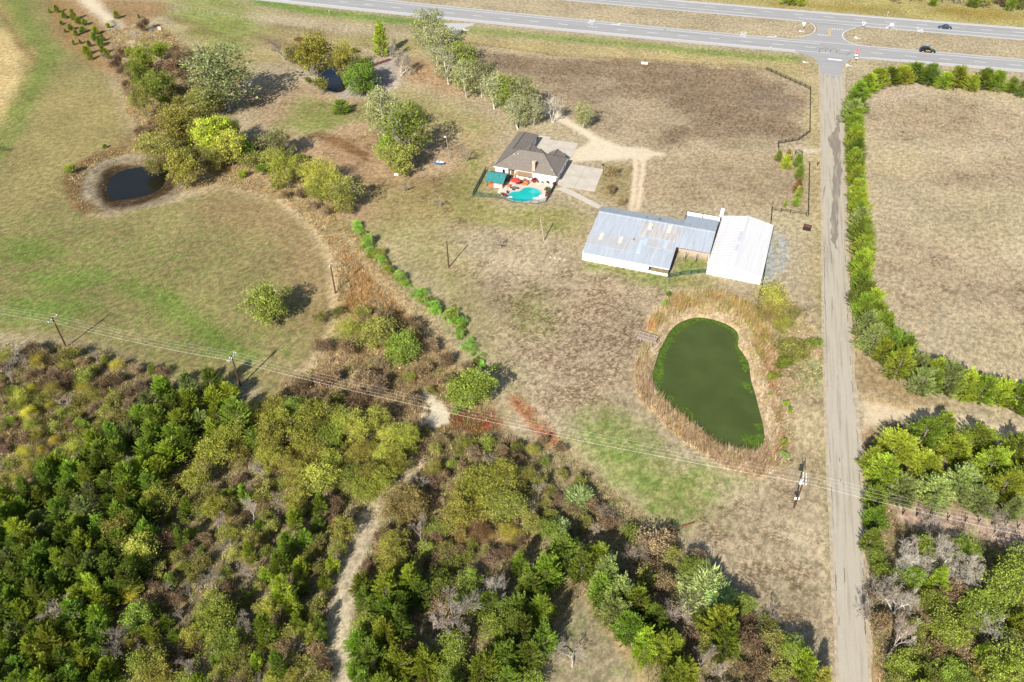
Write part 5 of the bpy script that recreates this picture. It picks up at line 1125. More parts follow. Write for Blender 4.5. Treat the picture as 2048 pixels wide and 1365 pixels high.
# vivid plants down the drainage line
HC = 'vivid green shrubs down the drainage line'
for i in range(80):
    f_ = i / 79; x = np.interp(f_, [0, .3, .55, .75, 1], [715, 770, 848, 910, 975]); y = np.interp(f_, [0, .3, .55, .75, 1], [452, 530, 600, 640, 735]); T('shrub' if tr.random() < .85 else 'brush', x + tr.gauss(0, 5), y + tr.gauss(0, 4), tr.choice((8, 11, 14, 18, 24, 30)), tr.choice(('vivid', 'vivid', 'elmg', 'olive')), HC, hs=tr.uniform(.4, .9))
# --- canopy bottom left and centre
HD = 'cedars of the dense wood at the lower left'
fill([(-20,1000),(60,960),(140,930),(210,870),(270,838),(330,772),(400,752),(462,790),(470,842),(420,880),(340,935),(300,1010),(310,1080),(280,1150),(235,1200),(190,1250),(230,1330),(200,1400),(-40,1400)], 24, [(.6,'cedar','cedar',46,66),(.2,'cedar','bright',44,60),(.13,'cedar','dkgreen',46,62),(.07,'cedar','blue',40,56)], HD, 140, 12000)
HE = 'scrub at the left below the power line'
fill([(-10,700),(180,708),(335,748),(330,775),(262,838),(205,870),(130,930),(-10,970)], 19, [(.34,'brush','olive',28,44),(.3,'brush','brown',28,44),(.14,'wisp','yellow',26,42),(.14,'wisp','yolive',30,44),(.06,'bare','grey',28,40),(.06,'shrub','elmg',20,34)], HE, 120, 9000)
HF = 'leafy trees in the band below the power line'
fill([(440,835),(500,800),(640,835),(720,815),(800,860),(825,890),(800,935),(740,985),(600,960),(540,930),(440,925),(400,890)], 27, [(.45,'elm','yolive',54,74),(.35,'willow','yolive',54,74),(.2,'elm','elmg',50,70)], HF, 42)
T('bare', 545, 878, 70, 'grey', HF, h=4); T('tallcedar', 475, 838, 64, 'dkgreen', HF); T('barewhite', 520, 945, 44, 'white', HF); T('barewhite', 640, 900, 50, 'white', HF)
HG = 'trees in the open wood left of the sandy path'
for r in [(590,1040,44),(610,1080,40),(575,1090,50),(560,1130,56),(600,1140,44),(635,1050,36),(565,1180,56),(585,1210,50),(530,1262,60),(665,1130,34),(650,1165,34),(605,1180,36),(555,1330,50),(640,1010,36),(498,1105,36)]: T('cedar', *r, 'cedar' if tr.random() < .6 else 'bright', HG)
TT('elm', 'elmg', HG, [(430,1240,80),(460,1290,76),(270,1240,66),(300,1330,80)]); TT('elm', 'yolive', HG, [(250,1060,74),(280,1110,70),(265,1180,44),(310,1000,60),(320,1345,70),(460,1070,50),(390,960,60)])
TT('bare', 'grey', HG, [(430,1050,56),(500,1030,56),(490,1140,60),(420,1160,52),(230,1290,74),(130,1225,70),(380,1190,40),(500,1240,70),(440,1100,50),(270,955,60),(310,980,40),(390,1330,60),(560,1000,60)]); T('willow', 262, 1190, 44, 'yellow', HG)
fill([(320,970),(590,965),(690,1000),(715,1060),(690,1180),(660,1380),(240,1380),(230,1290),(310,1150),(330,1050)], 21, [(.25,'brush','brown',30,46),(.4,'brush','olive',30,48),(.1,'bare','grey',30,44),(.1,'cedar','cedar',26,40),(.12,'elm','yolive',36,56),(.08,'shrub','elmg',20,32)], HG, 170, 12000)
HH = 'trees in the wood between the path and the clearing'
T('willow', 955, 975, 120, 'yolive', HH, h=6.5); T('willow', 1010, 950, 52, 'yolive', HH, h=6); T('willow', 925, 1020, 90, 'yolive', HH, h=6); T('willow', 1000, 1010, 90, 'olive', HH, h=6); T('willow', 815, 1010, 96, 'orange', HH, h=6); T('willow', 790, 1090, 70, 'yolive', HH, h=6); T('elm', 780, 1130, 60, 'yolive', HH)
T('wisp', 960, 1060, 60, 'rust', HH, h=2.5); T('wisp', 1010, 1070, 54, 'yellow', HH, h=2.5); T('shrub', 920, 1070, 34, 'orange', HH)
for r in [(722,1170,52),(727,1205,50),(772,1180,72),(820,1160,70),(840,1190,60),(800,1250,70),(770,1270,74),(745,1320,90),(800,1335,86),(850,1330,80)]: T('cedar', *r, 'cedar' if tr.random() < .5 else 'bright', HH)
for r in [(1130,1110,104),(1092,1150,90),(1165,1135,60),(1060,1175,80),(1040,1262,92),(1058,1312,80),(1010,1320,96),(1035,1220,76),(965,1340,80),(1040,1130,50)]: T('cedar', *r, 'cedar' if tr.random() < .6 else 'dkgreen', HH)
T('barewhite', 990, 1175, 80, 'white', HH, h=8); TT('bare', 'grey', HH, [(900,1235,110),(860,1250,90),(940,1270,80),(840,1070,60)]); TT('elm', 'elmg', HH, [(930,1200,70),(900,1300,70),(990,1260,70),(880,1170,60),(1100,1060,44)]); T('elm', 1060, 1050, 50, 'olive', HH)
T('cane', 1160, 995, 56, 'canec', HH, h=3.2); T('cane', 1118, 1055, 46, 'canec', HH, h=2.8)
fill([(770,960),(880,880),(1060,890),(1150,950),(1230,1040),(1180,1080),(1060,1060),(1020,1120),(900,1140),(740,1140),(740,1070)], 20, [(.3,'brush','brown',28,44),(.42,'brush','olive',28,44),(.12,'wisp','yolive',28,40),(.1,'bare','grey',28,40)], HH, 110, 9000)
fill([(840,860),(1100,880),(1130,900),(1080,960),(880,930)], 26, [(.7,'brush','brown',24,40),(.3,'brush','olive',24,36)], HH, 22)
fill([(700,1130),(1060,1130),(1110,1230),(1060,1390),(680,1390)], 26, [(.5,'cedar','cedar',50,76),(.2,'elm','elmg',50,70),(.2,'brush','brown',40,50),(.1,'bare','grey',44,60)], HH, 40)
T('bare', 1145, 1325, 120, 'grey', HH, h=3.0, lab='low leafless bush in the grassy clearing at the bottom')
HI = 'trees in the wood right of the clearing'
for x, y, w__, cc in [(1195,1118,84,'cedar'),(1215,1150,84,'blue'),(1205,1180,80,'cedar'),(1240,1190,84,'blue'),(1232,1228,86,'blue'),(1275,1210,80,'cedar'),(1262,1258,84,'cedar'),(1310,1240,72,'cedar'),(1290,1290,76,'cedar'),(1320,1300,70,'bright'),(1345,1285,50,'bright'),(1440,1250,84,'bright'),(1452,1285,80,'cedar'),(1610,1335,60,'bright'),(1375,1345,60,'bright'),(1360,1355,60,'cedar'),(1645,1360,50,'yolive'),(1340,1355,56,'dkgreen')]: T('cedar', x, y, w__, cc, HI)
T('cane', 1405, 1165, 92, 'canec', HI, h=4.2, lab='larger pale green cane thicket with the wide shadow beyond it'); T('cane', 1432, 1195, 80, 'canec', HI, h=3.8); T('cane', 1390, 1205, 70, 'pale', HI, h=3.4)
TT('brush', 'brown', HI, [(1310,1085,70),(1290,1130,60),(1340,1080,50),(1340,1170,60),(1330,1220,60),(1500,1290,60),(1520,1330,60),(1380,1270,50)]); TT('brush', 'olive', HI, [(1290,1160,60),(1350,1110,50),(1545,1290,60),(1530,1250,44),(1560,1340,50)])
T('bare', 1270, 1110, 60, 'grey', HI); T('bare', 1350, 1230, 70, 'grey', HI); T('bare', 1400, 1330, 70, 'grey', HI); T('bare', 1548, 1225, 44, 'grey', HI, h=4); T('bare', 1450, 1350, 60, 'grey', HI)
fill([(1260,1070),(1340,1060),(1400,1120),(1480,1200),(1560,1270),(1640,1340),(1640,1390),(1330,1390),(1330,1280),(1270,1180)], 25, [(.4,'brush','brown',34,50),(.3,'brush','olive',34,50),(.15,'elm','elmg',44,56)], HI, 55)
# --- top right wood beyond the highway
HJ = 'trees beyond the highway at the top right'
for x, y, w__, k_, cc in [(1868,2,20,'cedar','cedar'),(1890,-2,22,'bare','grey'),(1905,-4,20,'brush','brown'),(1925,0,22,'bare','grey'),(1950,0,26,'cedar','dkgreen'),(1975,0,26,'elm','olive'),(2000,2,24,'brush','brown'),(2025,4,26,'cedar','dkgreen'),(2045,6,24,'elm','dkgreen'),(1790,-8,26,'brush','brown'),(1820,-8,26,'bare','grey'),(1845,-6,22,'brush','brown'),(1912,0,20,'barewhite','white')]: T(k_, x, y, w__, cc, HJ)
for x, y, w__ in ((1573,4,20),(1586,6,22),(1600,5,20)): T('shrub', x, y, w__, 'bright', HJ)

# ------------------------------------------------------------ labels that single each plant out
LM = [('the green pond', 1420, 760), ('the wooden pond deck', 1300, 675), ('the white shed', 1478, 490), ('the barn', 1260, 480), ('the house', 1060, 320), ('the road junction', 1655, 110), ('the dirt turn-off', 1740, 810), ('the roadside pole', 1600, 990), ('the middle pole', 475, 745), ('the left pole', 125, 670), ('the dark pond', 265, 370), ('the muddy pond', 670, 155), ('the path bend', 740, 1030), ('the white sand patch', 875, 815), ('the grassy clearing', 1180, 1260), ('the bottom-left corner', 0, 1365), ('the bottom-right corner', 2048, 1365), ('the top-left corner', 0, 0), ('the right edge', 2048, 840), ('the red soil patch', 940, 840), ('the left edge', 0, 1000), ('the gravel drive', 1000, 190), ('the pale strip', 1900, 1040), ('the pasture edge', 1030, 740), ('the hedge corner', 1712, 190), ('the path foot', 680, 1330)]
ORD = ['nearest', 'second nearest', 'third nearest', 'fourth nearest', 'fifth nearest', 'sixth nearest', 'seventh nearest', 'eighth nearest', 'ninth nearest', 'tenth nearest', 'eleventh nearest', 'twelfth nearest'] + [q + 'th nearest' for q in ('thirteen', 'fourteen', 'fifteen', 'sixteen', 'seventeen', 'eighteen', 'nineteen')] + ['twentieth nearest']
allR = sorted(t_['R'] for t_ in trees)
def size_word(t_):
    s = sorted(q['R'] for q in trees if q['kind'] == t_['kind']); f_ = s.index(t_['R']) / max(1, len(s) - 1)
    return 'small' if f_ < .3 else 'large' if f_ > .72 else 'mid-sized'
def rel(px, lm):
    dx, dy = px[0] - lm[1], px[1] - lm[2]
    if math.hypot(dx, dy) < 38: return 'beside'
    if abs(dx) > 1.8 * abs(dy): return 'left of' if dx < 0 else 'right of'
    if abs(dy) > 1.8 * abs(dx): return 'beyond' if dy < 0 else 'on the near side of'
    return ('up-left of' if dx < 0 else 'up-right of') if dy < 0 else ('down-left of' if dx < 0 else 'down-right of')
by = {}
for t_ in trees:
    o = t_['o']; o['category'] = CATS[t_['kind']]; o['group'] = t_['zone']
    if t_['lab']: o['label'] = t_['lab']; del o['group']; continue
    lm = min(LM, key=lambda l: math.hypot(t_['px'][0] - l[1], t_['px'][1] - l[2])); r_ = rel(t_['px'], lm)
    by.setdefault((size_word(t_), WORD[t_['col']], NOUN[t_['kind']], r_, lm), []).append(t_)
for (sz, wd_, nn, r_, lm), L_ in by.items():
    if len(L_) == 1: L_[0]['o']['label'] = f'{sz} {wd_} {nn} standing {r_} {lm[0]}'; continue
    L_.sort(key=lambda t_: math.hypot(t_['px'][0] - lm[1], t_['px'][1] - lm[2]))
    for i, t_ in enumerate(L_):
        t_['o']['label'] = f'{sz} {wd_} {nn} {r_} {lm[0]}, {ORD[i] if i < 20 else "farther off"}'
# ------------------------------------------------------------ grasses, weeds and reeds (nobody could count them)
GS = np.random.RandomState(33)
def scatter(P, dens, world=False, hole=None, path_gap=None):
    P = np.array(P if world else GP(P)); lo, hi_ = P.min(0), P.max(0); n = int((hi_[0] - lo[0]) * (hi_[1] - lo[1]) * dens); q = lo + GS.rand(n, 2) * (hi_ - lo)
    q = q[sdist(q[:, 0], q[:, 1], P) > 0]
    if hole is not None: q = q[sdist(q[:, 0], q[:, 1], np.array(hole)) < -.1]
    return q
sandP, pathP, clrP = GP(sandpts), GP(path), GP(clr)
def keep_off(q):
    k_ = (ldist(q[:, 0], q[:, 1], pathP) > 1.9 + .5 * vn(q[:, 0], q[:, 1], 2)) & (sdist(q[:, 0], q[:, 1], sandP) < .2) & (sdist(q[:, 0], q[:, 1], clrP) < 0)
    return q[k_]
def blades(name, q, h_, nb, wd, spread, cols_, cells=3.0, z=None, label=None, lean=(0, 0), seed=0):
    """upright blades in tufts; colour changes from patch to patch"""
    n = len(q); 
    if n == 0: return
    c = np.array([pc(*k_) for k_ in cols_]) * 1.4; f_ = fbm(q[:, 0] + seed * 31, q[:, 1], cells, 40 + seed, 3); f_ = np.clip((f_ - .22) / .56 + GS.normal(size=n) * .16, 0, .999) * len(c); ci = c[f_.astype(int)] * GS.uniform(.72, 1.28, (n, 1))
    P = np.repeat(np.column_stack([q, np.zeros(n) if z is None else z]), nb, 0); hh = np.repeat(h_ * GS.uniform(.55, 1.25, n), nb) * GS.uniform(.6, 1.15, n * nb)
    a = GS.rand(n * nb) * 6.283; D = np.column_stack([np.cos(a) * spread + lean[0], np.sin(a) * spread + lean[1], np.ones(n * nb)]) + GS.normal(size=(n * nb, 3)) * .12
    P[:, :2] += np.column_stack([np.cos(a), np.sin(a)]) * GS.rand(n * nb, 1) * wd * 2.2
    D /= np.linalg.norm(D, axis=1, keepdims=True); S = np.cross(D, GS.normal(size=D.shape)); S /= np.linalg.norm(S, axis=1, keepdims=True); w2 = wd * GS.uniform(.6, 1.3, (n * nb, 1))
    V = np.stack([P - S * w2 * .35, P + S * w2 * .35, P + D * hh[:, None] + S * w2 * .1 + np.array([0, 0, -.0])], 1).reshape(-1, 3)
    o = link(name, npmesh(name, V, np.arange(len(V)).reshape(-1, 3), M['tuft'], {'col': np.repeat(np.repeat(ci, nb, 0) * GS.uniform(.85, 1.15, (n * nb, 1)), 3, 0)}), kind='stuff'); o['label'] = label; return o
TAN, STRAW, BRN, OLV, PNK, ORG, GRN, RED = (192,172,130), (210,194,152), (154,136,100), (142,144,78), (198,166,142), (192,148,88), (126,144,66), (150,90,60)
BR2 = (136, 122, 90)
q = keep_off(scatter(WF, 1.9)); q = q[q[:, 1] > 50]
blades('underbrush', q, .75, 7, .17, .75, [BR2, OLV, TAN, BRN, OLV, BRN, TAN, OLV, GRN, TAN], 5, label='brown and olive weeds covering the floor of the lower woods')
q = scatter([(1728,900),(1800,850),(2060,900),(2060,1400),(1755,1400),(1738,1200)], 2.2); s_ = sdist(q[:, 0], q[:, 1], GP([(1780,995),(1860,1005),(1950,1015),(2100,1045),(2100,1115),(1980,1085),(1900,1075),(1800,1050)])) < 0
blades('underbrush', q[s_], .7, 7, .17, .75, [BRN, TAN, OLV, BR2, GRN], 4, label='dry weeds under the trees right of the county road', seed=1)
q = scatter(belt, 1.5); q = q[(ldist(q[:, 0], q[:, 1], GP([(760,500),(830,590),(880,640),(905,700),(935,745)])) > 1.2) & (sdist(q[:, 0], q[:, 1], pond2) < -6.5) & (sdist(q[:, 0], q[:, 1], sandP) < .2)]
blades('creek_weeds', q, .8, 6, .18, .7, [TAN, STRAW, BRN, ORG, TAN, OLV, BRN], 6, label='tall dry weeds filling the creek belt', seed=2)
q = scatter([(690,500),(780,600),(850,680),(830,720),(760,700),(690,620),(670,560)], 2.6)
blades('rust_grass', q, 1.1, 7, .16, .5, [ORG, (180,134,82), TAN, BRN, TAN], 5, label='rusty orange tall grass between the field and the drainage line', seed=3)
q = scatter([(560,770),(700,700),(860,720),(1000,850),(1060,900),(960,960),(800,940),(640,850)], 2.2); q = keep_off(q)
blades('creek_weeds', q, .9, 7, .16, .6, [BRN, TAN, (164,128,106), BR2, OLV], 5, label='matted brown weeds around the white sand patch', seed=4)
q = scatter([(895,820),(985,822),(1010,845),(965,875),(905,852)], 7); blades('red_weeds', q, .4, 6, .12, .8, [(164,84,50), (140,70,44), (176,110,70)], 2, label='low red weeds right of the white sand patch', seed=5)
q = scatter([(1020,800),(1040,790),(1110,860),(1130,900),(1090,890)], 4); blades('red_weeds', q, .4, 6, .14, .8, [(176,92,52), (190,130,90), (150,150,60)], 2, label='red and yellow weeds along the pasture edge', seed=6)
# reeds around the green pond
q = scatter(reed_out, 9.5, world=True, hole=offset_poly(pond, .9)); cpx = np.array(pond).mean(0); ang = np.arctan2(q[:, 1] - cpx[1], q[:, 0] - cpx[0]); dw = -sdist(q[:, 0], q[:, 1], np.array(pond))
deck_p = np.array(G(1297, 677)); off = np.hypot(q[:, 0] - deck_p[0], (q[:, 1] - deck_p[1])) > 2.6
zz = np.array([zat(a, b_) for a, b_ in q]) * .6
n_ = (ang > .9) & (ang < 2.7) & off; e_ = (ang > -1.25) & (ang <= .9) & off; s_ = ~((ang > .9) & (ang < 2.7)) & ~((ang > -1.25) & (ang <= .9)) & off
inner = dw < 2.8
blades('cattail_reeds', q[n_ & ~inner], 2.5, 6, .12, .2, [(202,160,106), (208,176,128), (166,158,84), (190,152,110), (150,152,76), (214,190,150), (206,182,138)], 3.5, zz[n_ & ~inner], 'orange and green cattails along the far bank of the green pond', (.22, .3), 7)
blades('cattail_reeds', q[inner & off & (n_ | e_)], 1.3, 6, .13, .6, [(222,206,176), (206,182,144), (216,196,168), (190,172,120)], 2.5, zz[inner & off & (n_ | e_)], 'bleached fallen reeds at the waterline of the green pond', (.3, .1), 8)
blades('cattail_reeds', q[e_ & ~inner], 1.7, 6, .13, .5, [(206,178,138), (196,160,118), (178,134,92), (220,202,170), (186,150,100), (160,146,76)], 3, zz[e_ & ~inner], 'straw coloured reeds along the right bank of the green pond', (.2, -.1), 9)
blades('cattail_reeds', q[s_], 2.0, 6, .13, .35, [(196,166,136), (210,188,154), (172,140,110), (184,160,104), (160,134,104), (216,196,162)], 2.2, zz[s_], 'pinkish brown reeds along the near bank of the green pond', (.15, .2), 10)
q = scatter([(1500,650),(1560,570),(1625,650),(1650,700),(1640,760),(1590,800),(1585,920),(1560,960),(1540,860),(1540,760)], 3.2)
blades('bank_weeds', q, .9, 6, .15, .7, [TAN, (192,166,130), BRN, STRAW, OLV, TAN], 3, label='dry weeds between the green pond and the road', seed=11)
# weeds in the pastures: low tufts, thicker where the ground is littered
def low(P, dens, h_, cols_, name, label, seed, cut=.5, cell=7, nb=4, wd=.16):
    q = scatter(P, dens); k_ = fbm(q[:, 0], q[:, 1], cell, 60 + seed, 4) > cut; q = q[k_]; ok = np.ones(len(q), bool)
    for pl in (reed_out, patio): ok &= sdist(q[:, 0], q[:, 1], np.array(pl)) < -.3
    blades(name, q[ok], h_, nb, wd, 1.0, cols_, 6, label=label, seed=seed)
low(MP, 2.6, .22, [BRN, (120,96,70), (150,120,88)], 'pasture_weeds', 'short dead brown weeds in the pasture beside the green pond', 12, .53)
low(PA, 1.8, .3, [(104,82,62), BRN, (136,112,88)], 'pasture_weeds', 'dead brown weeds in the dark fenced pasture beyond the drive', 13, .45)
low(RF[:1] + [(2060,185),(2060,760),(1870,745),(1760,640),(1740,480),(1725,300)], 1.3, .3, [BRN, TAN, (160,130,96), STRAW], 'pasture_weeds', 'dry weeds in the field behind the cedar hedge', 14, .5)
low([(1300,300),(1540,310),(1620,330),(1620,440),(1440,420),(1340,415),(1280,400)], 1.8, .25, [BRN, TAN, (150,126,96)], 'pasture_weeds', 'short dry weeds between the gravel drive and the barn', 15, .5)
low([(0,260),(250,250),(250,290),(160,340),(140,430),(450,380),(560,410),(650,520),(665,600),(655,680),(560,780),(330,745),(180,690),(-20,690)], 1.1, .2, [(150,142,84), (128,130,66), TAN, (170,154,104)], 'field_grass', 'short mown grass stubble of the left field', 16, .47)
low([(460,180),(620,160),(900,190),(1000,260),(940,460),(760,460),(650,330),(540,290)], 1.0, .22, [(170,126,86), BRN, TAN, OLV], 'pasture_weeds', 'fallen leaves and weeds on the lawn left of the house', 17, .5)
low([(300,-10),(620,40),(880,95),(1100,115),(1540,135),(1620,120),(1540,108),(1100,80),(640,28),(300,-30)], .9, .3, [TAN, BRN, OLV, STRAW], 'verge_grass', 'dry grass on the verge along the highway', 18, .5)
# algae mats on the green pond
M['algae'] = mat('floating_algae', pc(86, 112, 28), .8, .3, 1.5)
def along(P, dens, wmax, seed):
    mb = MB(); Pn = np.array(P); rr = random.Random(seed); c = Pn.mean(0)
    for i in range(0, len(Pn)):
        a = math.atan2(Pn[i][1] - c[1], Pn[i][0] - c[0]); f_ = vn(np.array([a * 3 + seed]), np.array([0.]), 1.0, 3)[0]
        if .5 < a < 2.9: f_ = max(f_, .62)
        if f_ < .5: continue
        for k_ in range(int(34 * f_)):
            t_ = rr.random(); p_ = Pn[i] * (1 - t_) + Pn[(i + 1) % len(Pn)] * t_; u_ = rr.random() ** 1.4 * wmax * (f_ - .3) * 2; inw = (c - p_) / np.linalg.norm(c - p_); p_ = p_ + inw * (u_ + .1); r_ = rr.uniform(.1, .3)
            n = 6; a0 = rr.random() * 6; mb.add([(p_[0] + r_ * rr.uniform(.7, 1.2) * math.cos(a0 + 6.283 * j / n), p_[1] + r_ * rr.uniform(.7, 1.2) * math.sin(a0 + 6.283 * j / n), POND_Z + .01 + rr.random() * .05) for j in range(n)], [tuple(range(n))])
    o = mb.build('algae_mat', M['algae'], kind='stuff'); o['label'] = 'bright green algae mats floating along the pond edge'; return o
along(pond, 1, 1.8, 5)
q = np.array(GP([(838,1000)], POND_Z, 1240, 560, 3.102)); mb = MB(); rr = random.Random(8)
for (px_, py_, rx_, n__) in ((835, 1005, 2.2, 900), (232, 580, 1.5, 420), (290, 745, 1.4, 380), (258, 440, 1.2, 260), (785, 655, 1.1, 220), (775, 520, 1.2, 200), (860, 910, .8, 120)):
    c_ = G(1240 + px_ / 3.102, 560 + py_ / 3.102, POND_Z)
    for k_ in range(n__):
        a = rr.random() * 6.283; d__ = rx_ * math.sqrt(rr.random()) * (1 + .3 * math.sin(3 * a)); p_ = (c_[0] + d__ * math.cos(a), c_[1] + d__ * math.sin(a)); r_ = rr.uniform(.08, .24)
        mb.add([(p_[0] + r_ * math.cos(1.257 * j), p_[1] + r_ * math.sin(1.257 * j), POND_Z + .015 + rr.random() * .06) for j in range(5)], [tuple(range(5))])
mb.build('algae_mat', M['algae'], kind='stuff')['label'] = 'clumped algae islands at the corners of the green pond'

# ------------------------------------------------------------ dock
dk = thing('pond_deck', 'small weathered plank deck on the left bank of the green pond', 'deck')
DP = [G(1240 + x_ / 19.5, 640 + y_ / 19.5, .6) for x_, y_ in ((760, 500), (1500, 715), (1395, 975), (650, 775))]
dc = np.mean(DP, 0); dk.location = (*dc, 0); ax = DP[1] - DP[0]; dk.rotation_euler.z = math.atan2(ax[1], ax[0]); Ld, Wdk = np.hypot(*ax), 1.9
pl = MB().box((0, 0, 0), (.19, Wdk, .05)).mesh('plank', M['pale_wood']); k_ = -Ld / 2
while k_ < Ld / 2: link('plank', pl, dk, loc=(k_ + .1, 0, .6)); k_ += .215
for x_ in (-Ld / 2 + .1, -Ld / 2 + .95, 0, Ld / 2 - 1, Ld / 2 - .1):
    for y_ in (-Wdk / 2, Wdk / 2): MB().box((x_, y_, .6), (.11, .11, 1.5 if abs(x_) > .5 else 1.2)).build('post', M['pale_wood'], dk)
for y_ in (-Wdk / 2, Wdk / 2): MB().bar((-Ld / 2, y_, 1.25), (Ld / 2, y_, 1.25), .12, .06).build('rail', M['pale_wood'], dk)
MB().bar((Ld / 2, -Wdk / 2, 1.25), (Ld / 2, Wdk / 2, 1.25), .12, .06).build('rail', M['black_wood'], dk); MB().bar((Ld / 2, -Wdk / 2, .1), (Ld / 2, Wdk / 2, .1), .06, .5).build('skirt', M['black_wood'], dk)

# ------------------------------------------------------------ power line
def upole(name, pb, ht, label, arms=(), armdir=0, mat_='pole_wood', r=.2, grp=None, lamp=False, lean=(0, 0)):
    b_ = G(*pb); t_ = thing(name, label, 'utility pole' if arms else 'pole', (*b_, 0), 0, grp); MB().tube((0, 0, 0), (lean[0], lean[1], ht), r, r * .7, 8).build('pole', M[mat_], t_)
    ca, sa = math.cos(armdir), math.sin(armdir)
    for (hz, off_, L_) in arms:
        am = MB(); p0 = (ca * -L_ / 2 - sa * off_, sa * -L_ / 2 + ca * off_, hz); p1 = (ca * L_ / 2 - sa * off_, sa * L_ / 2 + ca * off_, hz); am.bar(p0, p1, .12, .12); ao = am.build('crossarm', M['grey_metal'], t_)
        for f_ in (.04, .36, .64, .96): c_ = (p0[0] * (1 - f_) + p1[0] * f_, p0[1] * (1 - f_) + p1[1] * f_); MB().tube((*c_, hz + .12), (*c_, hz + .42), .07, .05, 6).build('insulator', M['insulator'], ao)
    return t_, b_
LD = math.atan2(*(np.array(G(1588, 1016)) - np.array(G(481, 772)))[::-1]); AR = LD + R(90)
pA, bA = upole('utility_pole', (132.6, 695), 8.7, 'brown utility pole at the left, its base in yellow scrub', ((8.2, 0, 2.8),), AR, grp='utility poles of the power line')
pB, bB = upole('utility_pole', (481, 772), 8.9, 'brown utility pole with double crossarms at the edge of the left wood', ((8.2, .22, 2.9), (8.2, -.22, 2.9)), AR, grp='utility poles of the power line')
pF, bF = upole('utility_pole', (1588, 1016), 8.6, 'reddish brown utility pole with double crossarms beside the county road', ((8.1, .25, 2.7), (8.1, -.25, 2.7)), AR, r=.18, grp='utility poles of the power line')
for s_ in (-1, 1): MB().box((.3 * s_, .1, 2.6), (.3, .25, .5)).build('meter_box', M['insulator'], pF)
MB().tube((-.45, 0, 6.9), (-.45, 0, 7.9), .28, n=10).build('transformer', M['grey_metal'], pF)
bZ = bA + (bA - bB) * 2.1; bR = bF + (bF - bB) / np.linalg.norm(bF - bB) * 75 + np.array([3, -1])
def catenary(a, b_, sag, mb, r_=.022, n=26):
    a = np.array(a, float); b_ = np.array(b_, float); P = [a * (1 - t_) + b_ * t_ + np.array([0, 0, -4 * sag * t_ * (1 - t_)]) for t_ in np.linspace(0, 1, n)]
    for i in range(n - 1): mb.tube(P[i], P[i + 1], r_, n=4, cap=False)
nn_ = np.array([math.cos(AR), math.sin(AR)])
for off_, hz, r_, lb in ((-1.25, 8.62, .0075, 'near outer conductor of the power line'), (-.45, 8.62, .008, 'near inner conductor of the power line'), (.45, 8.62, .008, 'far inner conductor of the power line'), (1.25, 8.62, .007, 'farthest conductor of the power line'), (-.1, 7.3, .0095, 'lowest and brightest neutral cable of the power line')):
    mb = MB(); P = [(*(c_ + nn_ * off_), hz) for c_ in (bZ, bA, bB, bF, bR)]
    for a, b_, sg in zip(P[:-1], P[1:], (1.6, .7, 1.7, 1.4)): catenary(a, b_, sg, mb, r_)
    tag(mb.build('power_cable', M['wire']), lb, 'cable', 'power line cables')
upole('service_pole', (671, 587), 8.6, 'wooden pole with a small crossarm at the right edge of the hay field', ((8.2, 0, .9),), AR, grp='single poles around the farm')
upole('wooden_pole', (897.5, 535), 8.0, 'bare dark wooden pole standing in the middle pasture', mat_='pole_wood', r=.19, grp='single poles around the farm', lean=(-.1, 0))
upole('wooden_pole', (1088, 482), 6.8, 'pale bare wooden pole standing left of the barn', mat_='pale_wood', r=.17, grp='single poles around the farm', lean=(-1.1, 0))
lp, lb_ = upole('light_pole', (899, 319), 7.6, 'slim yard light pole behind the blue and white boat', mat_='pale_wood', r=.1, grp='single poles around the farm', lean=(-.6, 0)); MB().box((-1.0, 0, 7.5), (.7, .25, .18)).build('lamp_head', M['insulator'], lp)
ml, mlb = upole('yard_lamp', (1206.5, 348), 3.0, 'short dark yard lamp at the corner of the driveway slab', mat_='black_wood', r=.09); MB().box((-.25, 0, 3.0), (.7, .35, .35)).build('lamp_head', M['black_wood'], ml)

# ------------------------------------------------------------ fences
def fence(name, pts, hgt, rails, label, step=2.45, m_='black_wood', pr=.075, rr_=.07, world=False, pick=0, cat='fence', railh=.14, thin=.04):
    P = [np.array(p_) for p_ in (pts if world else GP(pts))]; t_ = thing(name, label, cat, (*P[0], 0)); o = P[0]; pm = MB().box((0, 0, hgt / 2), (pr * 2, pr * 2, hgt)).mesh('post', M[m_]); ps = []
    for i in range(len(P) - 1):
        L_ = np.hypot(*(P[i + 1] - P[i])); n = max(1, round(L_ / step)); ps += [P[i] + (P[i + 1] - P[i]) * k_ / n for k_ in range(n)]
    ps.append(P[-1])
    for p_ in ps: link('post', pm, t_, loc=(*(p_ - o), 0))
    for i in range(len(P) - 1):
        for z_ in rails: MB().bar((*(P[i] - o), z_), (*(P[i + 1] - o), z_), thin, railh).build('rail', M[m_], t_)
    if pick:
        mb = MB()
        for i in range(len(P) - 1):
            L_ = np.hypot(*(P[i + 1] - P[i])); n = int(L_ / pick)
            for k_ in range(n): c_ = P[i] - o + (P[i + 1] - P[i]) * k_ / n; mb.box((*c_, hgt * .48), (.025, .025, hgt * .85))
        mb.build('picket', M[m_], t_, kind='stuff')
    return t_
fence('board_fence', [(1532.6,141),(1620,180)], 1.4, (.35, .75, 1.15), 'dark board fence slanting across the far right corner of the dark pasture')
fence('board_fence', [(1620,180),(1619,266.5)], 1.4, (.35, .75, 1.15), 'straight dark board fence along the road side of the dark pasture', 3.2)
fence('board_fence', [(1619,266.5),(1597.5,282),(1556,289),(1556.5,300)], 1.4, (.35, .75, 1.15), 'dark board fence curving round the near right corner of the dark pasture')
fence('board_fence', [(923,87),(1000,97),(1111,113),(1250,121),(1350,127),(1460,135),(1532.6,141)], 1.25, (.55, 1.05), 'faint weathered board fence along the far side of the dark pasture', 3.6, 'brown_wood', .06, railh=.09)
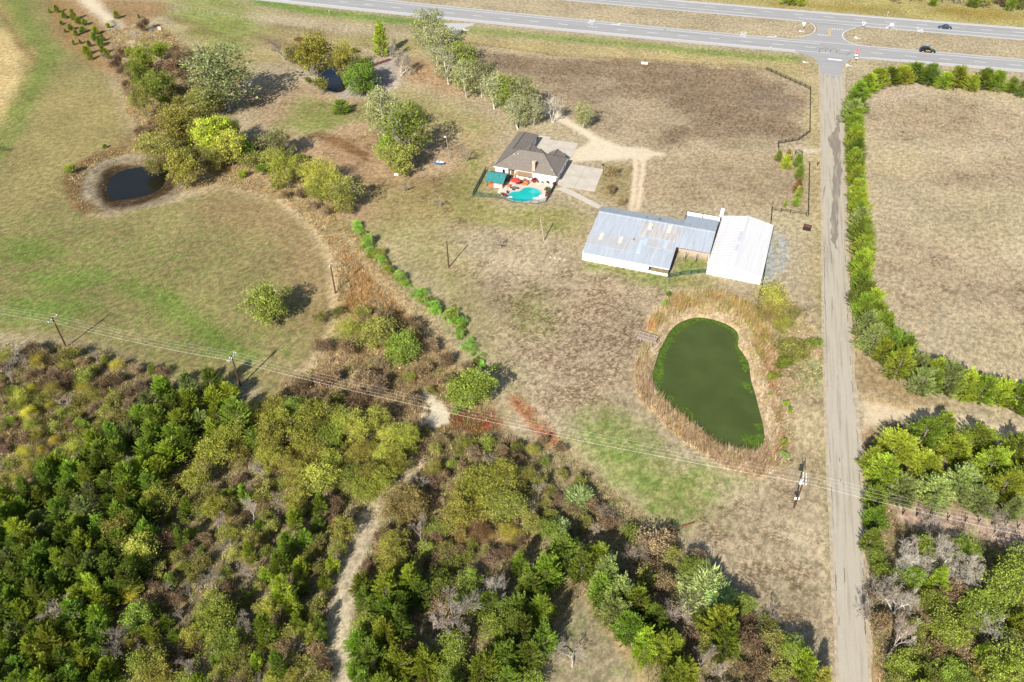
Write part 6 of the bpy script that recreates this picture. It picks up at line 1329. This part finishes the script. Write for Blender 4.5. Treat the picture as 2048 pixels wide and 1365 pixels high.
fence('board_fence', [(1618,331),(1615.5,434)], 1.4, (.35, .75, 1.15), 'straight dark board fence between the yard shrubs and the road', 3.2)
fence('board_fence', [(1543,421.5),(1580,427),(1612,432)], 1.3, (.5, 1.0), 'thin dark fence beyond the white shed joining the roadside fence', 3.2, railh=.07)
fence('board_fence', [(1543,421.5),(1541,447)], 1.4, (.35, .75, 1.15), 'short dark fence piece from the far fence to the shed corner')
fence('board_fence', [(1541,447),(1526,560),(1514,610),(1511,626)], 1.4, (.35, .75, 1.15), 'dark fence down the right side of the white shed to the pond')
fence('yard_fence', [(1337,556),(1359,552),(1381,549.5),(1411,546)], 1.3, (.2, .65, 1.2), 'low dark green fence closing the gap between barn and white shed', 2.3, 'dark_green', railh=.07, pick=.16)
fence('wire_fence', [(334,19),(352,14),(375,18),(450,31),(560,52),(700,70)], 1.2, (.4, .75, 1.1), 'old post and wire fence across the upper left meadow', 2.2, 'pale_wood', .06, railh=.03, thin=.03)
FP = lambda P: GP(P, 0, 900, 230, 5.851)
fence('pool_fence', FP([(420,655),(265,955)]), 1.5, (.15, 1.4), 'dark green picket fence on the left side of the pool yard', 2.0, 'dark_green', .05, world=True, pick=.11, railh=.06)
fence('pool_fence', FP([(265,955),(450,970),(545,977)]), 1.5, (.15, 1.4), 'dark green picket fence along the near left edge of the pool yard', 2.0, 'dark_green', .05, world=True, pick=.11, railh=.06)
fence('pool_fence', FP([(545,977),(630,990),(740,1028),(835,1036),(935,1040),(1035,1046),(1125,1022)]), 1.4, (.15, 1.3), 'thin curved metal fence bending round the deep end of the pool', 2.4, 'dark_green', .05, world=True, pick=.13, railh=.05)
fence('pool_fence', FP([(1125,1022),(1180,930),(1238,820)]), 1.5, (.15, 1.4), 'dark picket fence on the right side of the pool yard', 2.0, 'dark_green', .05, world=True, pick=.11, railh=.06)
fence('wood_fence', [(1805,1030),(1860,1036),(1930,1043),(2010,1052),(2060,1060)], 1.3, (), 'row of dark fence posts behind the big cedars on the right', 2.6, 'black_wood', .07)

# ------------------------------------------------------------ cars
def car(name, px_, py_, heading, L_, Wc, Hc, paint_, label, suv):
    p_ = G(px_, py_, .6); t_ = thing(name, label, 'car', (*p_, .036), heading); h1 = Hc * (.56 if suv else .52); l = L_ / 2
    def hull(sec, m_, nm, parent, smooth=False):
        V = []; F_ = []; n = len(sec[0][1])
        for x_, pts in sec: V += [(x_, y_, z_) for y_, z_ in pts]
        for i in range(len(sec) - 1):
            for j in range(n): F_.append((i * n + j, i * n + (j + 1) % n, (i + 1) * n + (j + 1) % n, (i + 1) * n + j))
        F_ += [tuple(range(n - 1, -1, -1)), tuple(range((len(sec) - 1) * n, len(sec) * n))]
        o = MB().add(V, F_).build(nm, m_, parent, smooth=smooth); return o
    def sec(wd, z0, z1): w2 = wd / 2; return [(-w2 * .92, z0), (w2 * .92, z0), (w2, z0 + (z1 - z0) * .35), (w2 * .97, z1 - .08), (w2 * .86, z1), (-w2 * .86, z1), (-w2 * .97, z1 - .08), (-w2, z0 + (z1 - z0) * .35)]
    body = hull([(-l, sec(Wc * .80, .42, h1 * .84)), (-l * .93, sec(Wc * .95, .3, h1 * .97)), (-l * .6, sec(Wc, .25, h1)), (l * .3, sec(Wc, .25, h1)), (l * .78, sec(Wc * .97, .25, h1 * .9)), (l * .95, sec(Wc * .88, .3, h1 * .78)), (l, sec(Wc * .72, .38, h1 * .6))], paint_, 'body', t_)
    x0, x1, x2, x3 = (-l * .93, -l * .82, l * .12, l * .42) if suv else (-l * .78, -l * .42, l * .10, l * .48)
    def csec(w_, z0, z1): return [(-w_ / 2, z0), (w_ / 2, z0), (w_ / 2 * .84, z1), (-w_ / 2 * .84, z1)]
    hull([(x0, csec(Wc * .9, h1 - .06, h1)), (x1, csec(Wc * .9, h1 - .06, Hc - .05)), (x2, csec(Wc * .9, h1 - .06, Hc - .05)), (x3, csec(Wc * .9, h1 - .06, h1))], M['glass'], 'window', t_)
    MB().prism([(x1 - .02, -Wc * .375), (x2 + .02, -Wc * .375), (x2 + .02, Wc * .375), (x1 - .02, Wc * .375)], Hc - .05, Hc).build('roof', paint_, t_)
    wm = MB().tube((0, -.11, 0), (0, .11, 0), .36, n=14).mesh('wheel', M['black_rubber']); rm = MB().tube((0, -.12, 0), (0, .12, 0), .2, n=10).mesh('rim', M['grey_metal'])
    for sx in (-l * .6, l * .62):
        for sy in (-Wc / 2 + .08, Wc / 2 - .08): wo = link('wheel', wm, t_, loc=(sx, sy, .36)); link('rim', rm, wo)
    for sy in (-1, 1):
        MB().box((l * .96, sy * Wc * .32, h1 * .62), (.12, .34, .16)).build('headlight', M['insulator'], t_); MB().box((-l * .965, sy * Wc * .36, h1 * .72), (.08, .26, .2)).build('tail_light', M['burgundy'], t_); MB().box((l * .22, sy * Wc * .53, h1 * .98), (.16, .2, .14)).build('mirror', paint_, t_)
    return t_, body, h1
hd = math.atan2(near.lo[1] + 2 * near.lo[0] * 190, 1)
M['black_paint'] = mat('black_car_paint', (.008, .009, .011), .22, .05, 1, coat=.6); M['navy_paint'] = mat('navy_car_paint', (.012, .022, .065), .25, .05, 1, coat=.6); M['gold'] = mat('gold_lettering', (.60, .36, .10), .5, .05, 1)
sv, bd, h1 = car('patrol_car', 1855, 101.5, hd, 6.0, 2.25, 2.05, M['black_paint'], 'black patrol SUV with gold door lettering on the near carriageway', True)
for s_ in (-1, 1):
    MB().prism([(-.95, s_ * 1.125 - .012), (.9, s_ * 1.125 - .012), (.9, s_ * 1.125 + .012), (-.95, s_ * 1.125 + .012)], .62, .66).build('door_stripe', M['gold'], sv)
    text_mesh('door_lettering', 'SHERIFF', .52, (0, s_ * 1.14, .88), (R(90), 0, 0 if s_ < 0 else R(180)), M['gold'], sv, ext=.01, sx=.95)
MB().box((-.1, 0, 2.12), (.3, 1.3, .12)).build('light_bar', M['blue'], sv); MB().box((-2.55, .5, 1.75), (.1, .4, .2)).build('rear_plate', M['white_paint'], sv)
car('sedan_car', 1890, 54.5, hd + math.pi, 5.3, 2.1, 1.55, M['navy_paint'], 'dark blue sedan driving on the far carriageway of the highway', False)

# ------------------------------------------------------------ signs and small things
M['sign_red'] = mat('sign_red', (.50, .02, .025), .5, .05, 1); M['sign_white'] = mat('sign_white', (.75, .75, .73), .5, .03, 1)
face = R(-105)      # signs face the traffic coming up the county road
def sign_root(nm, px_, py_, label, rz, hgt=2.4):
    t_ = thing(nm, label, 'road sign', (*G(px_, py_), 0), rz); MB().box((0, 0, hgt / 2), (.09, .09, hgt)).build('post', M['grey_metal'], t_); return t_
st = sign_root('stop_sign', 1710, 119.5, 'red octagonal stop sign at the end of the county road', R(-12), 3.4)
oc_ = [(.72 * math.cos(R(22.5 + 45 * i)), .72 * math.sin(R(22.5 + 45 * i))) for i in range(8)]
MB().add([(x_, -.08, 2.9 + y_) for x_, y_ in oc_] + [(x_, -.05, 2.9 + y_) for x_, y_ in oc_], [tuple(range(8)), tuple(range(15, 7, -1))] + [(i, 8 + i, 8 + (i + 1) % 8, (i + 1) % 8) for i in range(8)]).build('panel', M['sign_red'], st)
text_mesh('lettering', 'STOP', .52, (0, -.095, 2.9), (R(90), 0, 0), M['sign_white'], st, ext=.006); MB().box((0, -.07, 1.75), (1.1, .05, .6)).build('panel', M['sign_white'], st)
rb_ = thing('sign_shadow_board', 'low white board under the stop sign with a black panel for shadow', 'road sign', (*G(1711.5, 121), 0), R(-12)); MB().box((0, 0, .35), (.5, .08, .7)).build('panel', M['black_wood'], rb_); MB().box((0, -.06, .9), (.9, .05, .3)).build('panel', M['sign_white'], rb_)  # black panel stands in for the dark shadow below the stop sign
def tri_sign(px_, py_, label, rz):
    t_ = sign_root('yield_sign', px_, py_, label, rz, 2.6); 
    for nm, s_, m_, dy in (('panel', 1.0, 'sign_white', 0), ('border', .0, 'sign_red', 0)):
        if s_: MB().add([(-.85, -.08, 3.2), (.85, -.08, 3.2), (0, -.08, 1.75), (-.85, -.05, 3.2), (.85, -.05, 3.2), (0, -.05, 1.75)], [(0, 2, 1), (3, 4, 5), (0, 1, 4, 3), (1, 2, 5, 4), (2, 0, 3, 5)]).build(nm, M[m_], t_)
    return t_
tri_sign(1605, 61, 'white triangular yield sign in the left tip of the median', R(-12)); y2 = tri_sign(1724, 60, 'reddish triangular yield sign in the right tip of the median', R(-12))
MB().add([(-.5, -.1, 3.0), (.5, -.1, 3.0), (0, -.1, 2.15)], [(0, 2, 1)]).build('inner_panel', M['sign_red'], y2)
ww_ = sign_root('median_sign', 1781, 62, 'white rectangular sign on a thin post in the right median', R(-12)); MB().box((-.2, -.07, 2.5), (1.5, .05, .8)).build('panel', M['sign_white'], ww_)
for i, (px_, py_, lb) in enumerate(((1540, 103, 'thin marker post on the near highway verge before the junction'), (1774, 33, 'thin marker post on the far verge of the highway'), (659, 30, 'thin marker post on the near verge at the top left of the highway'), (694, 60, 'short marker stake below the highway at the upper left'))):
    t_ = sign_root('marker_post', px_, py_, lb, R(-12), 1.8); t_['category'] = 'post'; MB().box((0, -.06, 1.75), (.3, .04, .4)).build('reflector', M['grey_metal'], t_)
sp2 = sign_root('warning_sign', 1606, 148, 'small angled sign with a red top on the grass left of the junction', R(-60), 2.2); MB().box((0, -.06, 2.1), (.5, .04, .5), 0, R(45)).build('panel', M['sign_red'], sp2)
M['riprap'] = mat('pale_concrete_rubble', (.40, .38, .34), .9, .15, 2)
for px_, py_, a, lb in ((1612, 125.5, -.05, 'white concrete culvert end on the grass left of the junction'), (1699, 132, -.4, 'white culvert end on the grass right of the junction'), (1716, 77, -.38, 'white drain apron at the tip of the right median'), (885, 56, .1, 'white culvert end left of the ranch entrance'), (933, 61, -.3, 'white culvert end right of the ranch entrance'), (1604, 63.5, 0, 'white drain apron below the left median sign')):
    c_ = thing('culvert_end', lb, 'culvert', (*G(px_, py_), 0), a, 'concrete culvert ends by the junction'); L_ = 2.2; MB().prism([(-L_ / 2, -.55), (L_ / 2, -.4), (L_ / 2, .5), (-L_ / 2, .6)], -.1, .14).build('apron', M['riprap'], c_); MB().tube((-L_ / 2 - .2, 0, .2), (-L_ / 2 + .5, 0, .2), .3, n=8).build('pipe', M['grey_metal'], c_)
bt = thing('bathtub', 'white tub lying at the far fence of the dark pasture', 'tub', (*G(1289, 128), 0), R(-14)); MB().prism([(-1.1, -.4), (1.1, -.4), (1.3, 0), (1.1, .4), (-1.1, .4), (-1.3, 0)], 0, .6).build('shell', M['white_paint'], bt); MB().box((0, 0, .56), (1.8, .5, .1)).build('basin', M['grey_metal'], bt)
boat = thing('small_boat', 'small blue and white boat parked in the shade of the cottonwoods', 'boat', (*G(879, 329), 0), R(-14)); s_ = [(-1.5, -.6), (.6, -.65), (1.5, -.25), (1.7, 0), (1.5, .25), (.6, .65), (-1.5, .6)]
mb = MB(); n_ = len(s_); mb.add([(x_ * .9, y_ * .75, .2) for x_, y_ in s_] + [(x_, y_, .8) for x_, y_ in s_], [tuple(range(n_ - 1, -1, -1)), tuple(range(n_, 2 * n_))] + [(i, (i + 1) % n_, n_ + (i + 1) % n_, n_ + i) for i in range(n_)]); mb.build('hull', M['blue'], boat); MB().prism([(.1, -.55), (1.4, -.22), (1.55, 0), (1.4, .22), (.1, .55)], .81, .9).build('bow_deck', M['white_paint'], boat); MB().box((-.6, 0, .84), (.8, .9, .06)).build('seat', M['insulator'], boat); MB().box((0, 0, .1), (2.2, .5, .2)).build('trailer', M['black_wood'], boat)
bb = thing('burn_box', 'black open topped metal box on the grass between shed and road', 'box', (*G(1613.5, 459), 0), R(-22))
for c_, sz in (((0, -.75, .55), (2.0, .08, 1.1)), ((0, .75, .55), (2.0, .08, 1.1)), ((-1, 0, .55), (.08, 1.5, 1.1)), ((1, 0, .55), (.08, 1.5, 1.1))): MB().box(c_, sz).build('side_panel', M['black_wood'], bb)
MB().box((0, 0, .6), (1.85, 1.4, .7)).build('contents', M['rust'], bb)
hr = thing('hay_ring', 'black round livestock feeder behind the yard shrubs', 'feeder', (*G(1597, 309), 0)); mb = MB()
for i in range(16):
    a, b_ = 2 * math.pi * i / 16, 2 * math.pi * (i + 1) / 16
    for z_ in (.1, .6, 1.05): mb.tube((1.15 * math.cos(a), 1.15 * math.sin(a), z_), (1.15 * math.cos(b_), 1.15 * math.sin(b_), z_), .07, n=5)
mb.build('ring', M['black_wood'], hr); MB().tube((0, 0, .02), (0, 0, .5), 1.0, n=14).build('hay', M['pale_wood'], hr)
mx = thing('mailbox', 'dark mailbox on a post at the edge of the county road', 'mailbox', (*G(1634.5, 333), 0), R(10)); MB().box((0, 0, .5), (.12, .12, 1.0)).build('post', M['black_wood'], mx); MB().box((0, 0, 1.15), (.7, .3, .35)).tube((-.35, 0, 1.3), (.35, 0, 1.3), .15, n=8).build('box', M['brown_wood'], mx)
br = thing('footbridge', 'rusty red steel footbridge beam reaching over the muddy pond', 'bridge', (*G(745, 131), 0)); a, b_ = G(743, 131, .6) - G(745, 131), G(780, 119, .6) - G(745, 131)
for o_ in (-.45, .45): MB().bar((a[0], a[1] + o_, .5), (b_[0], b_[1] + o_, .5), .14, .35).build('beam', M['rust'], br)
for k_ in range(14): f_ = k_ / 13; c_ = a * (1 - f_) + b_ * f_; MB().box((c_[0], c_[1], .72), (.18, 1.1, .05), math.atan2(b_[1] - a[1], b_[0] - a[0])).build('plank', M['rust'], br)
for i, (px_, py_, lb) in enumerate(((1101, 516, 'pale stone block left of the barn in a short row'), (1110, 517.5, 'second pale block of the short row left of the barn'), (1120, 519, 'third pale block of the short row, farther right'), (1130, 521, 'last pale block of the short row, closest to the barn'))):
    tag(MB().blob((0, 0, .15), (.3, .22, .2), i).build('stone', M['riprap'], loc=(*G(px_, py_), 0)), lb, 'stone', 'pale stones left of the barn')
lg = MB(); a = G(1376, 1050); tag(lg.tube((-1.2, -.5, .15), (1.2, .4, .18), .17, .12, 7).build('log', M['rust'], loc=(*a, 0)), 'short reddish log lying on the grass below the green pond', 'log')
lg = MB(); a = G(1035, 1050); tag(lg.tube((-1.9, .1, .3), (1.9, -.1, .4), .14, .09, 7).build('fallen_trunk', M['pale_bark'], loc=(*a, 0)), 'pale fallen trunk in the colourful weeds above the cedar wood', 'log')
tag(MB().box((0, 0, .5), (.9, .6, 1.0)).box((0, 0, 1.05), (1.0, .7, .1)).build('white_box', M['white_paint'], loc=(*G(320, 60), 0)), 'tiny white box among brown brush at the upper left', 'box')
tag(MB().box((0, 0, .25), (1.3, .5, .5)).tube((-.5, 0, .5), (.5, 0, .5), .18, n=8).build('propane_tank', M['white_metal'], loc=(*G(793, 351), 0)), 'small pale tank at the foot of the greener cottonwood', 'tank')
